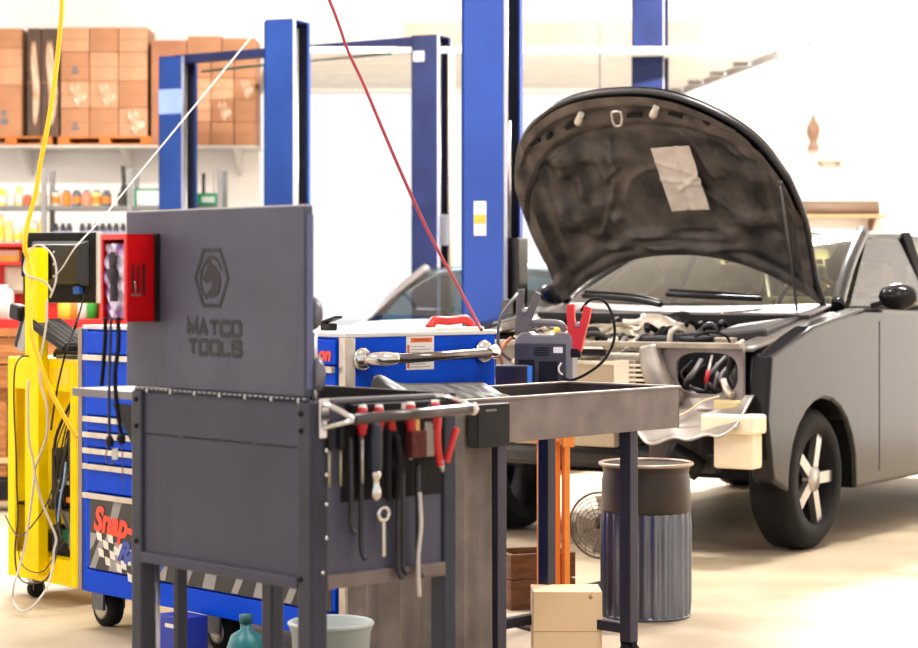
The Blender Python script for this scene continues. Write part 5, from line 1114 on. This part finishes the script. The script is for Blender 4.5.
m=MB(); m.box(0.198,0.292,-0.045,-0.002,0.10,1.30); m.build('post',yellow,yc_,0.003)
m=MB(); m.box(0.275,YW-0.05,-0.001,0.0,0.80,0.86); m.build('access_cover',mat('cover_yellow',(248,212,6),0.42),yc_,0.002)
for (x,y) in ((0.17,0.02),(0.45,0.16),(0.05,YD-0.05),(0.44,YD-0.05)):
    m=MB(); m.box(x-0.02,x+0.02,y-0.028,y+0.028,0.062,0.072); m.box(x-0.018,x+0.018,y-0.024,y-0.02,0.03,0.066); m.box(x-0.018,x+0.018,y+0.02,y+0.024,0.03,0.066); c=m.build('caster',steel,yc_)
    MB().lathe([(0,-0.016),(0.028,-0.016),(0.034,-0.01),(0.035,0),(0.034,0.01),(0.028,0.016),(0,0.016)],(x,y,0.035),20,0,'x').build('wheel',black_rub,c)
def inY(name,label,cat,x,y,z): 
    o=thing(name,label,cat,(0,0,0),ROT); o.location=MY @ Vector((x,y,z)); return o
o=thing('monitor','black flat monitor seen from behind, mounted on the yellow post','monitor',P(61,303,8.26),R(-24))
m=MB(); m.box(-0.175,0.162,0.0,0.028,0.0,0.266); m.build('bezel',black_pl,o,0.008)
m=MB(); m.box(0.157,0.165,-0.004,0.03,0.0,0.266); m.build('pale_edge',mat('edge_pale',(196,190,184),0.4),o,0.002)
m=MB(); m.box(-0.14,0.14,0.028,0.0285,0.02,0.25); m.build('screen',iface,o)
m=MB(); m.prism([(-0.13,0.06),(0.13,0.06),(0.13,0.235),(-0.13,0.235)],lambda u,v,k:(u*(1-0.22*k) ,-0.045*k,0.15+(v-0.15)*(1-0.2*k))); m.build('rear_shell',mat('shell_black',(40,39,42),0.38),o,0.006)
for z in (0.10,0.145,0.19):
    MB().ball((0.0,-0.047,z),0.006).build('screw',steel,o)
m=MB(); m.box(-0.12,-0.015,-0.06,-0.045,0.09,0.20); m.box(-0.12,-0.06,-0.085,-0.045,0.10,0.19); m.build('bracket',black_pl,o,0.003)
m=MB(); m.box(0.072,0.098,-0.03,0.0,0.034,0.062); m.build('plug',mat('plug_blue',(40,90,190),0.4),o,0.003)
Mmon=(Matrix.Translation(o.location) @ Matrix.Rotation(R(-24),4,'Z')).inverted()
m=MB(); m.tube([Mmon @ p for p in spline([P(83.5,294,8.15),P(82,304,8.12),P(78,318,8.06),P(73,333,8.0),P(66,352,7.88),P(59,380,7.92),P(54,408,7.96),P(51,430,7.98)],6)],0.0035,8); m.tube([Mmon @ P(77.5,319,8.055),Mmon @ P(75,328,8.015)],0.006,8); m.build('signal_cable',black_rub,o)
o=inY('keyboard','black keyboard leaning on the yellow cart below the monitor','keyboard',0.40,0.12,0.897)
p1,p2=P(46,324,8.12),P(80,349,7.97); kx=(p2-p1).normalized(); ky=Vector((0.745,0.667,0)); ky=(ky-kx*ky.dot(kx)).normalized(); kz=kx.cross(ky)
o.location=(p1+p2)/2; o.rotation_euler=Matrix((kx,ky,kz)).transposed().to_euler()
m=MB(); m.box(-0.13,0.11,-0.07,0.07,-0.012,0.012); m.build('case',black_pl,o,0.005)
m=MB()
for r_ in range(5):
    for c_ in range(11): m.box(-0.12+c_*0.0205,-0.102+c_*0.0205,-0.06+r_*0.025,-0.039+r_*0.025,0.012,0.019)
m.build('keys',mat('key_grey',(62,60,60),0.5),o)
o=inY('handle_bar','black tubular handle lying across the yellow cart top','handle',0.38,0.03,0.893)
m=MB(); m.tube(spline([(-0.085,0,0.005),(-0.08,0,0.022),(-0.06,0,0.027),(0.03,0,0.027),(0.09,0,0.027)],5),0.013,10); m.build('tube',black_pl,o); MB().tube([(-0.06,-0.012,0.008),(0.09,-0.012,0.008)],0.007,8).build('rod',mat('rod_dark',(70,66,62),0.4),o)
o=inY('handset','dark handset with white framed face left of the yellow post','handset',0.035,0.06,0.893)
m=MB(); m.obox((0.0,0,0.10),(0.09,0.03,0.16),(R(-8),R(14),0)); m.obox((-0.055,0,0.165),(0.08,0.05,0.06),(0,R(10),0)); m.build('body',black_pl,o,0.012); m=MB(); m.obox((0.035,-0.022,0.10),(0.05,0.012,0.17),(R(-8),R(14),0)); m.build('frame',mat('frame_grey',(150,148,156),0.4),o,0.004)
o=inY('power_supply','stack of black and grey electronics on the yellow cart bottom shelf','electronics',0.34,0.14,0.163)
m=MB(); m.box(-0.11,0.085,-0.09,0.12,0,0.11); m.build('case',black_pl,o,0.004); m=MB(); m.box(-0.06,0.075,-0.07,0.1,0.11,0.165); m.box(0.02,0.09,-0.10,-0.09,0.03,0.13); m.build('module',mat('module_grey',(130,138,142),0.4,0.3),o,0.004); m=MB(); m.box(-0.04,0.03,-0.093,-0.09,0.05,0.10); m.build('board',mat('board_green',(30,110,80),0.5),o)
o=inY('grey_module','small grey electronic module on the yellow cart shelf left of the post','electronics',0.10,0.10,0.163)
m=MB(); m.box(-0.05,0.05,-0.04,0.06,0,0.07); m.build('case',mat('module_dark',(100,100,100),0.4,0.2),o,0.004); m=MB(); m.box(-0.04,0.04,-0.042,-0.04,0.02,0.055); m.build('face',black_pl,o)
o=inY('computer','black computer case on the yellow cart middle shelf','computer',0.345,0.155,0.345)
m=MB(); m.box(-0.11,0.085,-0.11,0.12,0,0.215); m.build('case',black_pl,o,0.005); m=MB(); m.box(-0.075,-0.03,-0.113,-0.11,0.055,0.065); m.box(-0.07,0.06,-0.113,-0.11,0.085,0.10); m.build('drive_slot',mat('slot_pale',(190,188,186),0.4),o); m=MB(); m.box(0.0,0.03,-0.114,-0.11,0.02,0.04); m.build('indicator',orange,o)
o=inY('carton','tan cardboard carton standing on the black computer in the yellow cart','box',0.345,0.20,0.5605)
m=MB(); m.box(-0.10,0.075,-0.03,0.05,0,0.205); m.build('carton',mat('carton_tan',(214,140,84),0.7),o,0.003); MB().box(-0.004,0.004,-0.0315,-0.03,0.0,0.205).build('tape',mat('tape_tan',(190,120,70),0.5),o)
cordk=mat('cord_black',(40,34,32),0.5)
cords=[('black_cord','black cord hanging down inside the left of the yellow cart',[P(29,356,8.0),P(20,358,8.0),P(14.5,372,8.15),P(14,410,8.15),P(16,450,8.15),P(17,490,8.15),P(18,520,8.13),P(15,548,8.10),P(17,572,8.08),P(24,582,8.02),P(38,583,7.95),P(48,577,7.92),P(55,560,7.92),P(58,540,7.95)],0.0032,cordk,0),
 ('black_cord','black cord looping low across the yellow post front',[P(5,515,8.2),P(14,532,8.12),P(20,536,8.05),P(30,528,7.98),P(40,515,7.94),P(47,503,7.94),P(52,490,7.97)],0.0028,cordk,0),
 ('black_cord','thin black cord sagging below the yellow cart electronics',[P(18,540,8.1),P(20,560,8.05),P(28,570,7.98),P(42,572,7.94),P(52,560,7.93),P(60,548,7.95),P(66,540,7.97)],0.0022,cordk,0),
 ('blue_lead','thin blue lead hanging inside the yellow cart beside the computer',[P(66,462,7.98),P(64,480,7.97),P(61,495,7.97),P(59,510,7.97),P(58,522,7.98)],0.004,mat('lead_blue',(130,170,220),0.4),0),
 ('white_cord','cream cord running down the front of the yellow post to the floor',[P(47,300,7.92),P(46,325,7.92),P(42,350,7.91),P(39.5,362,7.91),P(41,385,7.91),P(46,402,7.91),P(47.5,420,7.91),P(46,438,7.91),P(40,455,7.91),P(35,470,7.91),P(33,490,7.90),P(29,520,7.88),P(25,545,7.86),P(20,565,7.84),P(14,585,7.80),P(13,600,7.80),P(20,611,7.72),P(30,609,7.72),P(40,598,7.75),P(48,585,7.80),P(53,565,7.86),P(54,550,7.88),P(56,538,7.90),P(49,520,7.90),P(43,505,7.90),P(37,485,7.90),P(33,460,7.90),P(29,440,7.91),P(28,410,7.93),P(28.5,380,7.95)],0.0042,cord_white,1),
 ('white_cord','white cord looped round the top of the yellow post',[P(50,298,7.9),P(56,280,7.9),P(55,262,7.9),P(48,250,7.92),P(38,245,7.95),P(29,252,7.95),P(24,268,7.95),P(28,276,7.92),P(38,279,7.90),P(47,284,7.90),P(52,292,7.9)],0.0038,cord_white,1)]
rq=random.Random(11)
for i in range(9):
    x0=rq.uniform(0.33,0.43); z0=rq.uniform(0.62,0.80); x1=rq.uniform(0.27,0.42); z1=rq.uniform(0.20,0.40)
    cords.append(('cable','',[MY @ Vector((x0,0.05,z0)),MY @ Vector(((x0+x1)/2+rq.uniform(-0.05,0.05),0.025,(z0*2+z1)/3)),MY @ Vector((x1+rq.uniform(-0.04,0.04),0.02,(z0+2*z1)/3)),MY @ Vector((x1,0.045,z1))],rq.choice([0.003,0.004,0.006]),rq.choice([cordk,cordk,cordk,cord_grey]),0))
MYi=MY.inverted()
for n,l,p,r,mm,g in cords:
    if g: tag(MB().tube(spline(p,6),r,8).build(n,mm),l,'cord')
    else: MB().tube([MYi @ q for q in spline(p,6)],r,8).build(n,mm,yc_)
# hoses and cords from the ceiling
tag(MB().tube(spline([P(84,-672,7.9),P(72,-425,7.9),P(66,-150,7.9),P(62,0,7.9),P(60,30,7.9),P(57,62,7.9),P(52,100,7.9),P(46,135,7.9),P(40,165,7.9),P(36,192,7.9),P(29,218,7.9),P(25,240,7.9),P(25.5,252,7.92),P(29,260,7.94),P(32,280,7.92),P(30,305,7.88),P(31,330,7.86),P(36,350,7.86),P(46,380,7.86),P(56,402,7.86),P(66,420,7.86),P(77,438,7.86)],6),0.0085,10).build('air_hose',yel_hose),'bright yellow air hose hanging from the ceiling to the yellow cart','hose')
tag(MB().tube([P(436,-192,16),P(252,36,10.6),P(160,148,8.9),P(128,187,8.5),P(102,219,8.2)]+spline([P(100,221,8.18),P(80,242,7.9),P(72,252,7.85),P(62,268,7.85),P(54,277,7.88)],5),0.0026,8).build('overhead_cord',cord_white),'white cord slanting down from the ceiling to the monitor','cord')
tag(MB().tube(spline([P(235,-838,6.72),P(262,-560,6.72),P(300,-120,6.75),P(340,28,6.78),P(364,85,6.78),P(400,170,6.76),P(430,235,6.74),P(460,290,6.70),P(476,320,6.66),P(481.5,330,6.63)],6),0.0052,10).build('air_hose',hose_red),'thin dark red air hose slanting down onto the blue cabinet','hose')
tag(MB().tube([P(600,-192,16),P(600,96,16)],0.006,6).build('pull_cord',cord_grey),'thin grey pull cord hanging in the open bay door','cord')
# wall things at right
wx,wz=X(813,19.95),Z(150,19.95)
o=thing('wall_ornament','brown bulbous ornament mounted on the white back wall','ornament',(wx,BACK-0.065,wz))
m=MB(); m.lathe([(0.0,0.0),(0.058,0.0),(0.056,0.02),(0.03,0.075),(0.032,0.09),(0.062,0.15),(0.060,0.21),(0.03,0.265),(0.024,0.275),(0.024,0.30),(0.012,0.315),(0,0.316)],(0,0,0),24); m.build('body',brownstuff,o)
m=MB(); m.box(-0.02,0.02,0.03,0.065,0.14,0.20); m.build('wall_mount',steel,o)
o=thing('wall_ledge','short thin cream ledge on the white back wall','ledge',(X(831,19.9),19.9,Z(160.5,19.9)))
m=MB(); m.box(-0.12,0.12,-0.06,0.10,-0.008,0.008); m.build('board',mat('ledge_cream',(226,206,170),0.6),o,0.002); m=MB(); m.box(-0.09,-0.07,0.05,0.098,-0.05,-0.008); m.box(0.07,0.09,0.05,0.098,-0.05,-0.008); m.build('bracket',steel,o)
o=thing('wall_shelf','brown wooden shelf with raised back on the wall beyond the hood','shelf',(X(835,19.7),19.7,Z(218,19.7)))
m=MB(); m.box(-0.45,0.45,-0.10,0.30,0.0,0.03); m.build('board',mat('shelf_tan',(190,150,110),0.6),o,0.004)
m=MB(); m.box(-0.45,0.45,0.24,0.29,0.03,0.10); m.build('back_strip',mat('shelf_tan2',(206,176,140),0.6),o,0.004)
for x in (-0.35,0.35):
    m=MB(); m.prism([(0.0,0.0),(0.29,0.0),(0.29,-0.18)],lambda u,v,k:(x+0.02*k,u,v)); m.build('bracket',dk_wood,o)
o=thing('storage_tube','long dark brown tube lying on the wooden wall shelf','tube',(X(835,19.7),19.75,Z(218,19.7)+0.03))
m=MB(); m.cyl((-0.40,0,0.065),(0.40,0,0.065),0.062,n=20); m.build('tube',mat('tube_brown',(126,104,84),0.5),o); m=MB(); m.cyl((-0.41,0,0.065),(-0.395,0,0.065),0.065,n=20); m.build('end_cap',mat('tube_cap',(90,74,60),0.5),o)
